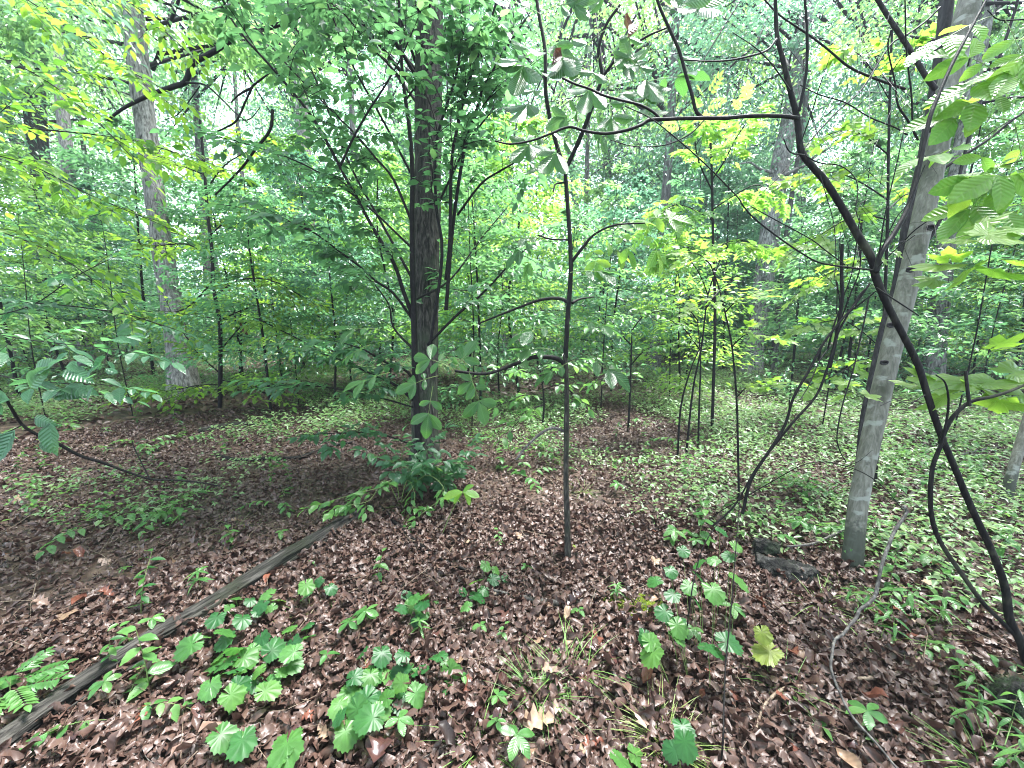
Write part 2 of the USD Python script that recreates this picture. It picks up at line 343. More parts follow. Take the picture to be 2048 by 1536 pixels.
T['maple_mid'] = [fan_leaf([-150, -110, -85, -58, -32, 0, 32, 58, 85, 110, 150], np.array([.4, .45, .6, .82, .45, 1.0, .45, .82, .6, .45, .4]) * .66, .2, .0, 2, .2, rings=1, seed=k) for k in range(2)]
oa = np.linspace(0, 1, 12)
T['oak'] = [strip_leaf(np.array([.02, .16, .09, .26, .12, .32, .15, .24, .02]), .35 - .45 * k, .45 * k - .15, seed=k + 3, wave=.09) for k in range(3)]
T['curled'] = [strip_leaf(prof(5, .45, .25), .6 - .6 * k, .7 * k - .4, teeth=.10, seed=k + 8, wave=.10) for k in range(3)]
T['scrap'] = [strip_leaf(np.array([.03, .30, .20, .03]), .6 - .6 * k, .4 * k - .25, seed=k + 4, wave=.13) for k in range(3)]
T['blade'] = [strip_leaf(np.array([.007, .009, .008, .006, .001]), .3, .45 + .25 * k, seed=k) for k in range(3)]


def pinnate(n, kind, spread=58, ll=.34, rl=1.0, seed=0, term=1.0):
    """A compound leaf along +y as template parts: rachis and leaflets, all in one template."""
    rg = np.random.default_rng(seed); tv, tf, tu, k = [], [], [], 0
    spots = [(t, s) for t in np.linspace(.28, .92, n) for s in (-1, 1)] + [(1.0, 0)]
    for t, s in spots:
        V, F, U = T[kind][int(rg.integers(len(T[kind])))]
        a = math.radians(spread + rg.uniform(-8, 8)) * s
        L = ll * (term if s == 0 else 1.0) * rg.uniform(.85, 1.1)
        c, q = math.cos(a), math.sin(a)
        X = np.stack([V[:, 0] * c + V[:, 1] * q, -V[:, 0] * q + V[:, 1] * c, V[:, 2]], 1) * L
        X[:, 1] += t * rl * .7; X[:, 2] += -.12 * t * t
        tv.append(X); tf.append(F + k); tu.append(U); k += len(V)
    return np.vstack(tv), np.vstack(tf), np.vstack(tu)


T['ash'] = [pinnate(4, 'ovate_mid', 60, .30, 1.0, s) for s in range(2)]
T['fern'] = [pinnate(8, 'ovate_mid', 68, .26, 1.3, s) for s in range(2)]
T['creeper'] = [(lambda parts: (np.vstack([p[0] for p in parts]), np.vstack([p[1] + i * len(parts[0][0]) for i, p in enumerate(parts)]), np.vstack([p[2] for p in parts])))(
    [((lambda V, a: np.stack([V[:, 0] * math.cos(a) + V[:, 1] * math.sin(a), -V[:, 0] * math.sin(a) + V[:, 1] * math.cos(a), V[:, 2]], 1) * (.55 if abs(a) < 1.5 else .42))(T['ovate_mid'][0][0], math.radians(a)), T['ovate_mid'][0][1], T['ovate_mid'][0][2]) for a in (-125, -62, 0, 62, 125)]) for s in range(1)]


def place(tpl, pos, d, n, s):
    V, F, U = tpl
    Y = unit(d); X = unit(np.cross(Y, n)); Z = np.cross(X, Y)
    s = np.asarray(s, float).reshape(-1, 1, 1)
    v = pos[:, None] + s * (V[None, :, :1] * X[:, None] + V[None, :, 1:2] * Y[:, None] + V[None, :, 2:] * Z[:, None])
    return v


def leaf_mesh(kind, pos, d, n, s, rng):
    """Many leaves of one kind as one mesh (vertices, faces, uv)."""
    pos, d, n, s = (np.asarray(x, float) for x in (pos, d, n, s))
    which = rng.integers(len(T[kind]), size=len(pos)); vs, fs, us, k = [], [], [], 0
    for w in range(len(T[kind])):
        m = which == w
        if not m.any():
            continue
        v = place(T[kind][w], pos[m], d[m], n[m], s[m]); N, nv = v.shape[:2]
        vs.append(v.reshape(-1, 3)); us.append(np.tile(T[kind][w][2], (N, 1)))
        fs.append((T[kind][w][1][None] + (np.arange(N) * nv)[:, None, None]).reshape(-1, 3) + k); k += N * nv
    return np.vstack(vs), np.vstack(fs), np.vstack(us)


# ------------------------------------------------------------------ a plant: trunks, branches with twigs, leaves
class Plant:
    def __init__(self, name, label, cat, leaf='ovate', mat='leaf_mid', seed=1, group=None, wood='twig_dark', leaf_far='ovate_mid', most=300, path=None):
        self.x = thing(name, label, cat, group=group) if path is None else stage.GetPrimAtPath(path)
        self.leaf, self.far, self.mat, self.wood, self.rng, self.most = leaf, leaf_far, mat, wood, np.random.default_rng(seed), most
        self.L = []           # pos, dir, normal, size

    def wood_part(self, name, path, radii, sides=8, mat=None, n=4, wobble=.08, extra=()):
        p = smooth(path, n)
        radii = np.interp(np.linspace(0, 1, len(p)), np.linspace(0, 1, len(radii)), radii) * off_axis(p)
        return obj(name, join([tube(p, radii, sides, wobble, int(self.rng.integers(1e6)), (2.0, 14.0))] + list(extra)), M[mat or self.wood], self.x)

    def add_leaf(self, pos, d, n, s):
        self.L.append(np.concatenate([pos, d, n, [s]]))

    def twig(self, p0, d, length, nleaf, ll, droop=.35, r=.0022, flat=.35):
        rg = self.rng
        d = unit(d); t = np.linspace(0, 1, 6)
        side = unit(np.cross(d, UP) + 1e-6)
        bend = rg.normal(0, .12)
        path = p0 + length * (t[:, None] * d + (t ** 2)[:, None] * (bend * side - droop * .35 * UP))
        tan = unit(np.gradient(path, axis=0))
        sg = 1 if rg.random() < .5 else -1
        for k in range(nleaf):
            u = .18 + .82 * (k + rg.uniform(-.2, .2)) / max(nleaf - 1, 1); u = min(max(u, .1), 1.0)
            i = min(int(u * 5), 4); w = u * 5 - i
            q = path[i] * (1 - w) + path[i + 1] * w
            sg = -sg
            last = k == nleaf - 1
            ld = tan[i] * (1.0 if last else .62) + side * sg * (0 if last else .78) + rg.normal(0, .16, 3) - UP * droop * rg.uniform(.2, 1.1)
            ln = UP + rg.normal(0, flat, 3)
            self.add_leaf(q + unit(ld) * ll * .12, ld, ln, ll * rg.uniform(.65, 1.15))
        return tube(path, [r, r * .4], 3, cap=False)

    def branch(self, path, r0, r1, ntw=8, tl=.35, nleaf=7, ll=.09, start=.25, droop=.35, name='branch', mat=None, sides=6, flat=.35, sub=0, tip=True, wobble=.1):
        """A branch whose twigs belong to it; its leaves go to the plant."""
        rg = self.rng; p = smooth(path, 4); tw = []
        s = np.linspace(start, .98, max(ntw, 1)) if ntw else []
        tan = unit(np.gradient(p, axis=0)); sg = 1
        for u in s:
            i = min(int(u * (len(p) - 1)), len(p) - 2); sg = -sg
            side = unit(np.cross(tan[i], UP) + 1e-6)
            d = tan[i] * rg.uniform(.3, .8) + side * sg * rg.uniform(.5, 1.0) + UP * rg.uniform(-.25, .35) + rg.normal(0, .2, 3)
            L = tl * rg.uniform(.6, 1.25) * (1.1 - .4 * u)
            tw.append(self.twig(p[i], d, L, nleaf, ll, droop, max(r1 * .7, .0012), flat))
            for _ in range(sub):
                v = rg.uniform(.3, .8)
                tw.append(self.twig(p[i] + unit(d) * L * v - UP * droop * .3 * L * v * v, d + rg.normal(0, .7, 3) * np.array([1, 1, .4]), L * .6, max(3, nleaf - 2), ll, droop, max(r1 * .5, .0010), flat))
        if tip and ntw:
            tw.append(self.twig(p[-1], tan[-1], tl * .8, nleaf, ll, droop, max(r1 * .7, .0012), flat))
        return self.wood_part(name, path, [r0, r1], sides, mat, extra=tw, wobble=wobble)

    def compound(self, p0, d, nrm, size, kind='obovate', leaflets=5, mat=None, spread=66):
        """A compound leaf as one part (its stalk) with each leaflet a sub-part."""
        rg = self.rng; d, nrm = unit(d), unit(nrm)
        side = unit(np.cross(d, nrm)); nrm = np.cross(side, d)
        t = np.linspace(0, 1, 6); ax = p0 + size * (t[:, None] * d * .62 - (t ** 2)[:, None] * .10 * UP)
        st = obj('leaf', tube(ax, [.0022, .0012], 4, cap=False), M['twig_green'], self.x)
        pairs = [(.55, .62), (.95, .95)] if leaflets == 5 else [(.4, .5), (.68, .8), (.96, .95)]
        todo = [(a, s, b) for a, b in pairs for s in (-1, 1)] + [(1.0, 0, 1.1)]
        for a, s, b in todo:
            q = p0 + size * (a * d * .62 - a * a * .10 * UP)
            an = math.radians(spread + rg.uniform(-9, 9)) * s * (1.15 if a < .7 else .9)
            ld = d * math.cos(an) + side * math.sin(an) - UP * rg.uniform(.05, .35)
            v, f, u = leaf_mesh(kind, [q], [ld], [nrm + rg.normal(0, .18, 3)], [size * .52 * b * rg.uniform(.9, 1.1)], rg)
            obj('leaflet', (v, f), mat or M[self.mat], st, uv=u)

    def finish(self, keep=None):
        if not self.L:
            return self.x
        A = np.array(self.L); rg = self.rng
        rel = A[:, :3] - EYE; z = np.maximum(rel @ FWD, .05)
        px, py = rel @ RGT / z * FPX + 1024, 768 - rel @ CUP / z * FPX
        score = A[:, 9] / z * ((px > -40) & (px < 2090) & (py > -40) & (py < 1580) & (rel @ FWD > .1))
        order = np.argsort(-score); k = min(self.most, int((score * FPX > 9).sum()))
        for i in order[:k]:
            v, f, u = leaf_mesh(self.leaf, A[i:i + 1, :3], A[i:i + 1, 3:6], A[i:i + 1, 6:9], A[i:i + 1, 9], rg)
            obj('leaf', (v, f), M[self.mat], self.x, uv=u)
        rest = A[order[k:]]
        if len(rest):
            v, f, u = leaf_mesh(self.far, rest[:, :3], rest[:, 3:6], rest[:, 6:9], rest[:, 9], rg)
            tag(obj('foliage', (v, f), M[self.mat], self.x, uv=u), kind='stuff')
        return self.x


def off_axis(p):
    r = np.asarray(p) - EYE; d = np.maximum(r @ FWD, .3)
    return d / np.sqrt(d * d + (r @ RGT) ** 2)


def where(px, py):
    if px < 720 and py < 1500 - .66 * px:
        return 'above the fallen log'
    if px < 560:
        return 'just below the fallen log at the lower left'
    if px < 930 and py > 1250:
        return 'around the wide vine patch'
    if px < 1250:
        return 'around the foot of the forked sapling' if py < 1250 else 'at the bottom centre'
    if px < 1700:
        return 'around the tall leafy vine' if py > 1200 else 'between forked sapling and mottled tree'
    return 'right of the mottled tree' if py < 1250 else 'in the lower right corner'


def px_r(w, d):
    return w * d / FPX / 2

# ------------------------------------------------------------------ ground
def make_ground():
    rad = np.concatenate([[0.0], np.geomspace(0.35, 112, 120)]); na = 240
    ang = np.linspace(0, 2 * np.pi, na, endpoint=False)
    x = rad[:, None] * np.cos(ang); y = rad[:, None] * np.sin(ang)
    z = ground_z(x, y) + 0.03 * (fbm(np.stack([x * 4, y * 4, 0 * x], -1), 2, 4) - .5)
    v = np.stack([x, y, z], -1).reshape(-1, 3)
    i, j = np.meshgrid(np.arange(len(rad) - 1), np.arange(na), indexing='ij')
    q = np.stack([i * na + j, (i + 1) * na + j, (i + 1) * na + (j + 1) % na, i * na + (j + 1) % na], -1).reshape(-1, 4)
    tag(obj('ground', (v, q), M['soil']), 'dark damp forest soil under leaf litter', kind='structure')


make_ground()
RG = np.random.default_rng(11)

# ------------------------------------------------------------------ far wood and understory kinds
T['chip'] = [(np.array([(0, 0, 0), (-.27, .42, .07 + .02 * k), (0, 1, -.12 - .1 * k), (.27, .42, .07 + .02 * k)], float), np.array([(0, 2, 1), (0, 3, 2)]), np.zeros((4, 2))) for k in range(3)]


def sprays(rg, starts, dirs, lens, nleaf, ll, width=.28, droop=.25, kind='chip', flat=.35):
    b = rg.integers(len(starts), size=nleaf)
    u = rg.uniform(.08, 1.0, nleaf) ** .7
    d = dirs[b]; L = lens[b]
    side = unit(np.cross(d, UP) + 1e-6)
    lat = rg.normal(0, 1, nleaf) * width * L * (.25 + .75 * np.sin(u * np.pi * .8))
    pos = starts[b] + d * (L * u)[:, None] + side * lat[:, None]
    pos[:, 2] -= droop * L * u ** 2 * .5 + np.abs(lat) * .18
    pos += rg.normal(0, 1, (nleaf, 3)) * (np.array([.05, .05, .05]) * L[:, None])
    ld = d * .6 + side * np.sign(lat)[:, None] * .8 + rg.normal(0, .3, (nleaf, 3)) - UP * rg.uniform(0, .6, (nleaf, 1))
    ln = UP + rg.normal(0, flat, (nleaf, 3))
    return leaf_mesh(kind, pos, ld, ln, ll * rg.uniform(.6, 1.2, nleaf), rg)


def tree_kind(path, seed, height, rad, base, nbr, nleaf, ll, mat, bark, r0, kind='chip', lean=.04, up=.25, width=.28, droop=.3, flat=.35, round_=.6, one=True):
    rg = np.random.default_rng(seed)
    top = np.array([rg.normal(0, lean) * height, rg.normal(0, lean) * height, height])
    pts = smooth([np.zeros(3) - .15 * UP, top * .35 + rg.normal(0, .012 * height, 3) * [1, 1, 0], top * .7 + rg.normal(0, .015 * height, 3) * [1, 1, 0], top], 5)
    obj('trunk', tube(pts, [r0 * 1.25, r0, r0 * .7, r0 * .25], 8, .06, seed, (2, 4)), M[bark], path)
    hs = base + (1 - base) * (np.arange(nbr) + rg.uniform(0, 1, nbr)) / nbr
    az = np.arange(nbr) * 2.4 + rg.uniform(-.5, .5, nbr)
    at = np.stack([np.interp(hs, np.linspace(0, 1, len(pts)), pts[:, k]) for k in range(3)], 1)
    rel = (hs - base) / (1 - base)
    L = rad * (1 - rel) ** round_ * rg.uniform(.6, 1.15, nbr) + .12 * rad
    d = unit(np.stack([np.cos(az), np.sin(az), rg.uniform(-.05, up, nbr) + rel * up * 1.5], 1))
    br = []
    for k in range(nbr):
        q = at[k] + d[k] * L[k] * np.array([0, .35, .7, 1])[:, None]; q[:, 2] -= droop * L[k] * np.array([0, .1, .4, .8]) ** 2 * .5
        q[1:] += rg.normal(0, .03 * L[k], (3, 3))
        br.append(tube(q, [max(r0 * .32 * (1 - rel[k] * .6), .006), .003], 4, cap=False))
    if one:
        for q in br:
            obj('branch', q, M[bark], path)
    else:
        tag(obj('branches', join(br), M[bark], path), kind='stuff')
    v, f, u = sprays(rg, at, d, L, nleaf, ll, width, droop, kind, flat)
    tag(obj('crown', (v, f), M[mat], path), kind='stuff')


def class_prim(name):
    p = f'/World/{name}'
    stage.CreateClassPrim(p)
    return p


KINDS = {}
for nm, mat, sd in (('bright', 'leaf_far_bright', 1), ('mid', 'leaf_far', 2), ('deep', 'leaf_far_teal', 3)):
    for sz, (h, r, b, nb, nl, ll, r0) in {'low': (2.6, 1.3, .12, 15, 1900, .10, .014), 'tall': (6.0, 2.3, .20, 26, 5000, .130, .030)}.items():
        k = class_prim(f'{nm}_{sz}_kind')
        tree_kind(k, sd * 10 + len(sz), h, r, b, nb, nl, ll, mat, 'twig_dark' if sz == 'low' else 'bark_lichen', r0, 'ovate_low' if sz == 'low' else 'chip')
        KINDS[nm, sz] = k


def stand(kind_path, name, label, cat, loc, rz, sc=1.0, group=None):
    x = thing(name, label, cat, group=group)
    x.AddTranslateOp().Set(Gf.Vec3d(*map(float, loc))); x.AddRotateZOp().Set(float(rz))
    if sc != 1.0:
        x.AddScaleOp().Set(Gf.Vec3f(float(sc)))
    x.GetPrim().GetReferences().AddInternalReference(kind_path); x.GetPrim().SetInstanceable(True)
    return x


def far_woods():
    pi = UsdGeom.PointInstancer.Define(stage, '/World/far_woods')
    tag(pi, 'dense green wood far behind, its trees merging into one wall of leaves', 'wood', kind='stuff')
    protos = []
    spec = [('tall_tree', 21, 20, 5.5, .34, 56, 13000, .21, 'leaf_far', 'bark_far', .20), ('tall_tree', 22, 17, 4.6, .26, 50, 11500, .20, 'leaf_far_teal', 'bark_far', .17),
            ('tall_tree', 23, 23, 5.0, .36, 56, 12500, .21, 'leaf_far', 'bark_far', .22),
            ('thicket', 24, 7.5, 2.9, .07, 36, 7500, .15, 'leaf_far_teal', 'bark_far', .05), ('thicket', 25, 6.5, 2.8, .07, 34, 7500, .15, 'leaf_far', 'bark_far', .05),
            ('thicket', 26, 5.5, 2.6, .07, 32, 8500, .125, 'leaf_far_bright', 'bark_far', .04), ('shrub', 27, 2.4, 1.8, .05, 22, 5000, .11, 'leaf_far', 'twig_dark', .02),
            ('shrub', 28, 2.0, 1.6, .05, 22, 4500, .11, 'leaf_far_teal', 'twig_dark', .02)]
    for nm, sd, h, r, b, nb, nl, ll, mat, bark, r0 in spec:
        p = numbered('/World/far_woods', nm); UsdGeom.Xform.Define(stage, p); protos.append(p)
        tree_kind(p, sd, h, r, b, nb, nl, ll, mat, bark, r0, up=.5 if h > 10 else .25, width=.34, flat=.5, round_=.45, one=False)
    pos, idx, ori, scl = [], [], [], []
    rg = np.random.default_rng(31)

    def add(n, r0, r1, ids, pw=.5, s=(.8, 1.25), hw=1.15):
        k = 0
        while k < n:
            r = r0 + (r1 - r0) * rg.random() ** pw; a = rg.uniform(-hw, hw)
            x, y = r * math.sin(a), r * math.cos(a)
            if any(math.hypot(x - q[0], y - q[1]) < .6 for q in pos):
                continue
            pos.append((x, y, float(ground_z(x, y)) - .05)); idx.append(int(rg.choice(ids))); scl.append(rg.uniform(*s))
            t = rg.uniform(0, 2 * math.pi); ori.append((math.cos(t / 2), 0, 0, math.sin(t / 2))); k += 1
    add(28, 20, 38, [0, 1, 2]); add(55, 36, 80, [0, 1, 2])
    add(20, 16, 26, [3, 3, 4, 4, 5]); add(85, 26, 60, [3, 4, 5, 3]); add(70, 50, 95, [3, 4])
    add(22, 15, 26, [6, 7]); add(60, 26, 55, [6, 7], s=(.9, 1.5))
    for x, y, k_ in ((-8, -1, 0), (7.5, -2.5, 1), (-3, -7.5, 2), (4, -9, 0), (-11, 5, 1), (11, 5.5, 2), (-9, -9, 1), (12, -6, 0), (0.5, -14, 2), (-15, 1, 2), (16, 1, 1)):
        pos.append((x, y, float(ground_z(x, y)) - .05)); idx.append(k_); scl.append(.95); ori.append((math.cos(x), 0, 0, math.sin(x)))
    pi.CreatePrototypesRel().SetTargets([Sdf.Path(p) for p in protos])
    pi.CreateProtoIndicesAttr(Vt.IntArray(idx))
    pi.CreatePositionsAttr(Vt.Vec3fArray([Gf.Vec3f(*p) for p in pos]))
    pi.CreateOrientationsAttr(Vt.QuathArray([Gf.Quath(*o) for o in ori]))
    pi.CreateScalesAttr(Vt.Vec3fArray([Gf.Vec3f(s, s, s) for s in scl]))


far_woods()

# understory trees that can be told apart, from left to right: pixel x, distance, kind, size, scale
UNDER = [
    (-330, 5.6, 'mid', 'tall', .8, 'leafy understory tree reaching in from the left edge'),
    (-60, 9.0, 'deep', 'tall', 1.0, 'dark green understory tree at the far left edge'),
    (170, 12.0, 'deep', 'tall', .9, 'understory tree behind the leaf sprays left of the tall grey oak'),
    (215, 10.5, 'deep', 'low', 1.3, 'low dark green shrub left of the tall grey oak base'),
    (60, 11.0, 'bright', 'low', 1.1, 'low bright shrub near the left edge behind the hanging branch'),
    (250, 14.0, 'deep', 'tall', 1.1, 'tall dark understory tree just behind the left grey oak'),
    (470, 10.0, 'bright', 'tall', .75, 'bright green understory tree right of the left grey oak'),
    (560, 8.2, 'bright', 'low', 1.15, 'low yellow-green shrub between the left oak and the centre oak'),
    (640, 11.0, 'deep', 'tall', .95, 'dark green understory tree between the left and centre oaks'),
    (700, 9.0, 'mid', 'low', 1.2, 'mid green shrub left of the centre oak'),
    (760, 13.0, 'mid', 'tall', 1.1, 'tall understory tree rising behind the left of the centre oak'),
    (930, 10.0, 'bright', 'tall', .8, 'bright understory tree right behind the centre oak'),
    (1000, 8.0, 'mid', 'low', 1.15, 'leafy shrub between the centre oak and the thin sapling'),
    (1080, 12.0, 'bright', 'tall', .85, 'bright understory tree behind the thin forked sapling'),
    (1190, 10.5, 'deep', 'low', 1.2, 'deep green shrub right of the thin forked sapling'),
    (1205, 14.0, 'mid', 'tall', 1.0, 'understory tree in the middle distance right of the forked sapling'),
    (1375, 10.0, 'bright', 'tall', .66, 'bright feathery understory tree left of the right grey oak'),
    (1450, 13.0, 'deep', 'tall', 1.1, 'dark understory tree behind the right grey oak'),
    (1590, 9.0, 'mid', 'low', 1.2, 'mid green shrub at the foot of the right grey oak'),
    (1640, 12.5, 'mid', 'tall', 1.0, 'understory tree right of the right grey oak'),
    (1740, 9.5, 'deep', 'low', 1.3, 'dark shrub behind the pale mottled trunk'),
    (1800, 13.0, 'deep', 'tall', 1.05, 'tall dark understory tree behind the pale mottled trunk'),
    (1960, 9.0, 'mid', 'low', 1.3, 'shrub beside the foot of the pale far-right trunk'),
    (2060, 11.0, 'deep', 'tall', 1.0, 'dark understory tree at the right edge'),
    (2250, 7.5, 'mid', 'tall', .85, 'leafy tree leaning in from the right edge'),
    (530, 6.6, 'mid', 'tall', .62, 'small leafy tree in the middle ground left of the fanning young tree'),
    (480, 9.2, 'mid', 'tall', .80, 'leafy tree just right of the left grey oak'),
    (20, 7.4, 'mid', 'tall', .80, 'leafy tree close behind the left edge sprays'),
    (130, 9.8, 'bright', 'tall', .80, 'bright leafy tree left of the left grey oak'),
    (660, 7.4, 'deep', 'tall', .60, 'deep green small tree directly left of the fanning stems'),
    (770, 8.5, 'bright', 'tall', .80, 'bright tree hidden behind the fanning young tree'),
    (960, 7.0, 'mid', 'tall', .66, 'leafy small tree behind the right fan stems'),
    (1040, 9.0, 'bright', 'tall', .95, 'bright tall sapling between centre oak and forked sapling'),
    (1130, 7.6, 'mid', 'tall', .60, 'small leafy tree behind the forked sapling'),
    (1225, 8.6, 'deep', 'tall', .72, 'deep green small tree just right of the forked sapling'),
    (1262, 15.0, 'deep', 'tall', 1.0, 'deep green tree beside the grey trunk in the centre distance'),
    (1370, 8.0, 'bright', 'low', 1.2, 'bright shrub below the feathery sapling'),
    (1672, 9.5, 'deep', 'tall', .72, 'deep green small tree between leaning oak and mottled tree'),
    (1700, 8.6, 'mid', 'tall', .85, 'leafy tree behind the dead stem bundle'),
    (2040, 7.6, 'mid', 'tall', .70, 'leafy tree behind the large yellow-green leaves'),
    (2120, 8.4, 'bright', 'tall', .90, 'bright leafy tree by the right edge behind the hickory branch'),
    (1850, 10.5, 'mid', 'tall', 1.1, 'tall leafy tree behind the top of the mottled tree'),
    (860, 10.0, 'mid', 'tall', 1.1, 'tall leafy tree hidden behind the centre oak'),
    (300, 11.5, 'mid', 'tall', 1.15, 'tall leafy tree behind the bent dead branch'),
    (600, 12.0, 'bright', 'tall', 1.1, 'tall bright tree behind the dead branch twigs'),
]
for i, (px, d, k, sz, sc, lab) in enumerate(UNDER):
    q = P(px, 700, d); q[2] = ground_z(q[0], q[1]) - .03
    stand(KINDS[k, sz], 'understory_tree' if sz == 'tall' else 'shrub', lab, 'tree' if sz == 'tall' else 'shrub', q, (i * 77) % 360, sc)


POLE = class_prim('thin_pole_kind')
tree_kind(POLE, 91, 4.2, .75, .16, 14, 620, .10, 'leaf_far', 'bark_lichen', .009, 'ovate_low', lean=.05)
POLES = [(70, 6.0), (250, 6.2), (590, 7.5), (940, 5.6), (1205, 7.0), (1345, 7.6), (1590, 6.0), (1660, 5.4), (1930, 5.0), (1975, 6.4)]
POLE_LABELS = ['leftmost thin pole sapling at the left edge', 'thin pole sapling nearest the left grey oak on its left', 'thin pole sapling midway between left oak and centre oak', 'thin pole sapling close to the right of the centre oak', 'thin pole sapling right behind the forked sapling', 'thin pole sapling just behind the clump of bare shoots', 'thin pole sapling right of the leaning right oak foot', 'thin pole sapling left of the dead stem bundle', 'thin pole sapling right of the curving tree, nearer one', 'thin pole sapling nearest the right edge']
for i, (px, d) in enumerate(POLES):
    q = P(px, 720, d); q[2] = ground_z(q[0], q[1]) - .04
    stand(POLE, 'thin_pole', POLE_LABELS[i], 'sapling', q, i * 67, .75 + .06 * (i % 6))


# ------------------------------------------------------------------ the big trunks in the distance
def big_trunk(label, pts, d, bark='bark_grey', sides=28, limbs=(), name='oak_tree', amp=.10, n=10, crown=None, crown_mat='leaf_far', flare=1.25, freq=7.0):
    """pts: (pixel x, pixel y, width in pixels) from the base up."""
    x = thing(name, label, 'tree')
    b = G(pts[0][0], pts[0][1]) if d is None else P(pts[0][0], pts[0][1], d)
    d = depth(b)
    b[2] = min(b[2], ground_z(b[0], b[1])) - .12
    p = [b] + [P(q[0], q[1], d + .04 * d * i / len(pts)) for i, q in enumerate(pts)][(1 if pts[0][1] > 700 else 0):]
    r = [px_r(q[2], d) for q in pts]
    if len(p) > len(r):
        r = [r[0]] + r
    r = [r[0] * flare] + r[1:]
    s = smooth(p, n)
    v, f = tube(s, np.interp(np.linspace(0, 1, len(s)), np.linspace(0, 1, len(r)), r) * off_axis(s), sides, amp, int(pts[0][0]), (freq, 2.4))
    obj('trunk', (v, f), M[bark], x)
    for lp, lw in limbs:
        obj('branch', tube(smooth(path_px(lp, d - .1, d - .4), 4), [px_r(lw, d), px_r(lw * .4, d)], 8, .12, 5, (2, 6)), M[bark], x)
    if crown:
        rg = np.random.default_rng(int(pts[0][0]) + 5)
        (cx, cy, w, h, nl, ll) = crown
        nb = 26
        top = s[-1]
        starts = np.stack([np.interp(rg.uniform(.7, 1, nb), np.linspace(0, 1, len(s)), s[:, k]) for k in range(3)], 1)
        tg = np.array([P(cx + w * rg.uniform(-1, 1), cy + h * rg.uniform(-1, 1), d + rg.uniform(-1.8, 3.5)) for _ in range(nb)])
        L = np.linalg.norm(tg - starts, axis=1); dr = unit(tg - starts)
        for a, b in zip(starts, tg):
            obj('branch', tube(np.array([a, (a + b) / 2 + [0, 0, .1], b]), [px_r(9, d), .006], 5, cap=False), M['twig_dark'], x)
        v, f, u = sprays(rg, starts + dr * (L * .35)[:, None], dr, L * .75, nl, ll, .30, .2, 'chip', .5)
        tag(obj('crown', (v, f), M[crown_mat], x), kind='stuff')
    return x


big_trunk('tall grey oak with pale furrowed bark at the left, the thickest trunk', [(371, 792, 66), (360, 715, 56), (346, 620, 50), (330, 530, 47), (316, 440, 45), (303, 340, 46), (290, 240, 48), (280, 160, 50), (268, 60, 52), (255, -60, 52), (235, -260, 48)], None, crown=(260, -80, 480, 230, 15000, .13))
big_trunk('short stretch of grey trunk between leaves at the upper left', [(176, 745, 34), (150, 480, 30), (128, 250, 30), (114, 100, 32), (100, -60, 32), (80, -260, 30)], 12.5, crown=(80, -60, 300, 220, 9000, .14))
big_trunk('dark mossy trunk nearest the upper left corner', [(110, 745, 30), (80, 420, 30), (56, 200, 28), (42, 80, 28), (20, -120, 26)], 14.5, 'bark_oak', crown=(10, -40, 260, 200, 7000, .14), crown_mat='leaf_far_teal')
big_trunk('straight grey trunk between the left oak and the centre oak', [(634, 735, 30), (626, 600, 26), (617, 420, 27), (608, 280, 27), (598, 130, 27), (585, -40, 26)], 13.0, crown=(600, -20, 330, 230, 9000, .14), crown_mat='leaf_far_teal')
big_trunk('slim grey trunk just right of the tall left oak', [(424, 730, 17), (410, 480, 15), (396, 270, 15), (386, 120, 15), (374, -80, 14)], 18.0, 'bark_far', crown=(390, 20, 230, 190, 7000, .17))
big_trunk('slim dark trunk seen high between left oak and centre oak', [(722, 728, 14), (712, 420, 12), (702, 180, 12), (694, -40, 11)], 20.0, 'bark_far', crown=(700, 0, 230, 170, 7000, .17), crown_mat='leaf_far_teal')
big_trunk('leaning grey oak with smooth pale lower trunk at the right', [(1500, 752, 44), (1509, 690, 38), (1521, 610, 40), (1534, 510, 43), (1547, 410, 42), (1562, 320, 40), (1580, 235, 37), (1597, 140, 34), (1611, 40, 32), (1626, -80, 30), (1650, -260, 26)], None,
          limbs=[([(1545, 345), (1520, 338), (1500, 325), (1470, 330)], 6), ([(1570, 350), (1600, 335), (1640, 318)], 7)], crown=(1560, 110, 280, 200, 15000, .11), crown_mat='leaf_far_teal')
big_trunk('thin dark trunk close beside the leaning right oak', [(1548, 740, 14), (1558, 600, 12), (1570, 500, 12), (1582, 400, 11), (1598, 300, 10), (1618, 160, 9)], 11.5, 'bark_far')
big_trunk('grey trunk with dark foot in the centre distance right of the forked sapling', [(1305, 738, 30), (1309, 680, 24), (1316, 590, 22), (1322, 510, 21), (1331, 400, 19), (1342, 240, 17), (1352, 60, 16), (1366, -120, 14)], None, 'bark_far', crown=(1340, 60, 260, 200, 9000, .15))
big_trunk('pale grey trunk seen right of the mottled trunk', [(1868, 752, 44), (1876, 660, 42), (1885, 560, 42), (1899, 440, 40), (1915, 340, 38), (1940, 200, 36), (1975, 20, 34), (2010, -160, 30)], 9.0, crown=(1960, 90, 260, 190, 9000, .12))
big_trunk('slender mossy trunk at the right edge of the photo', [(2008, 1010, 28), (2026, 940, 26), (2050, 860, 26), (2085, 740, 25), (2150, 520, 24), (2230, 250, 22)], None, 'bark_pale', name='slender_tree')
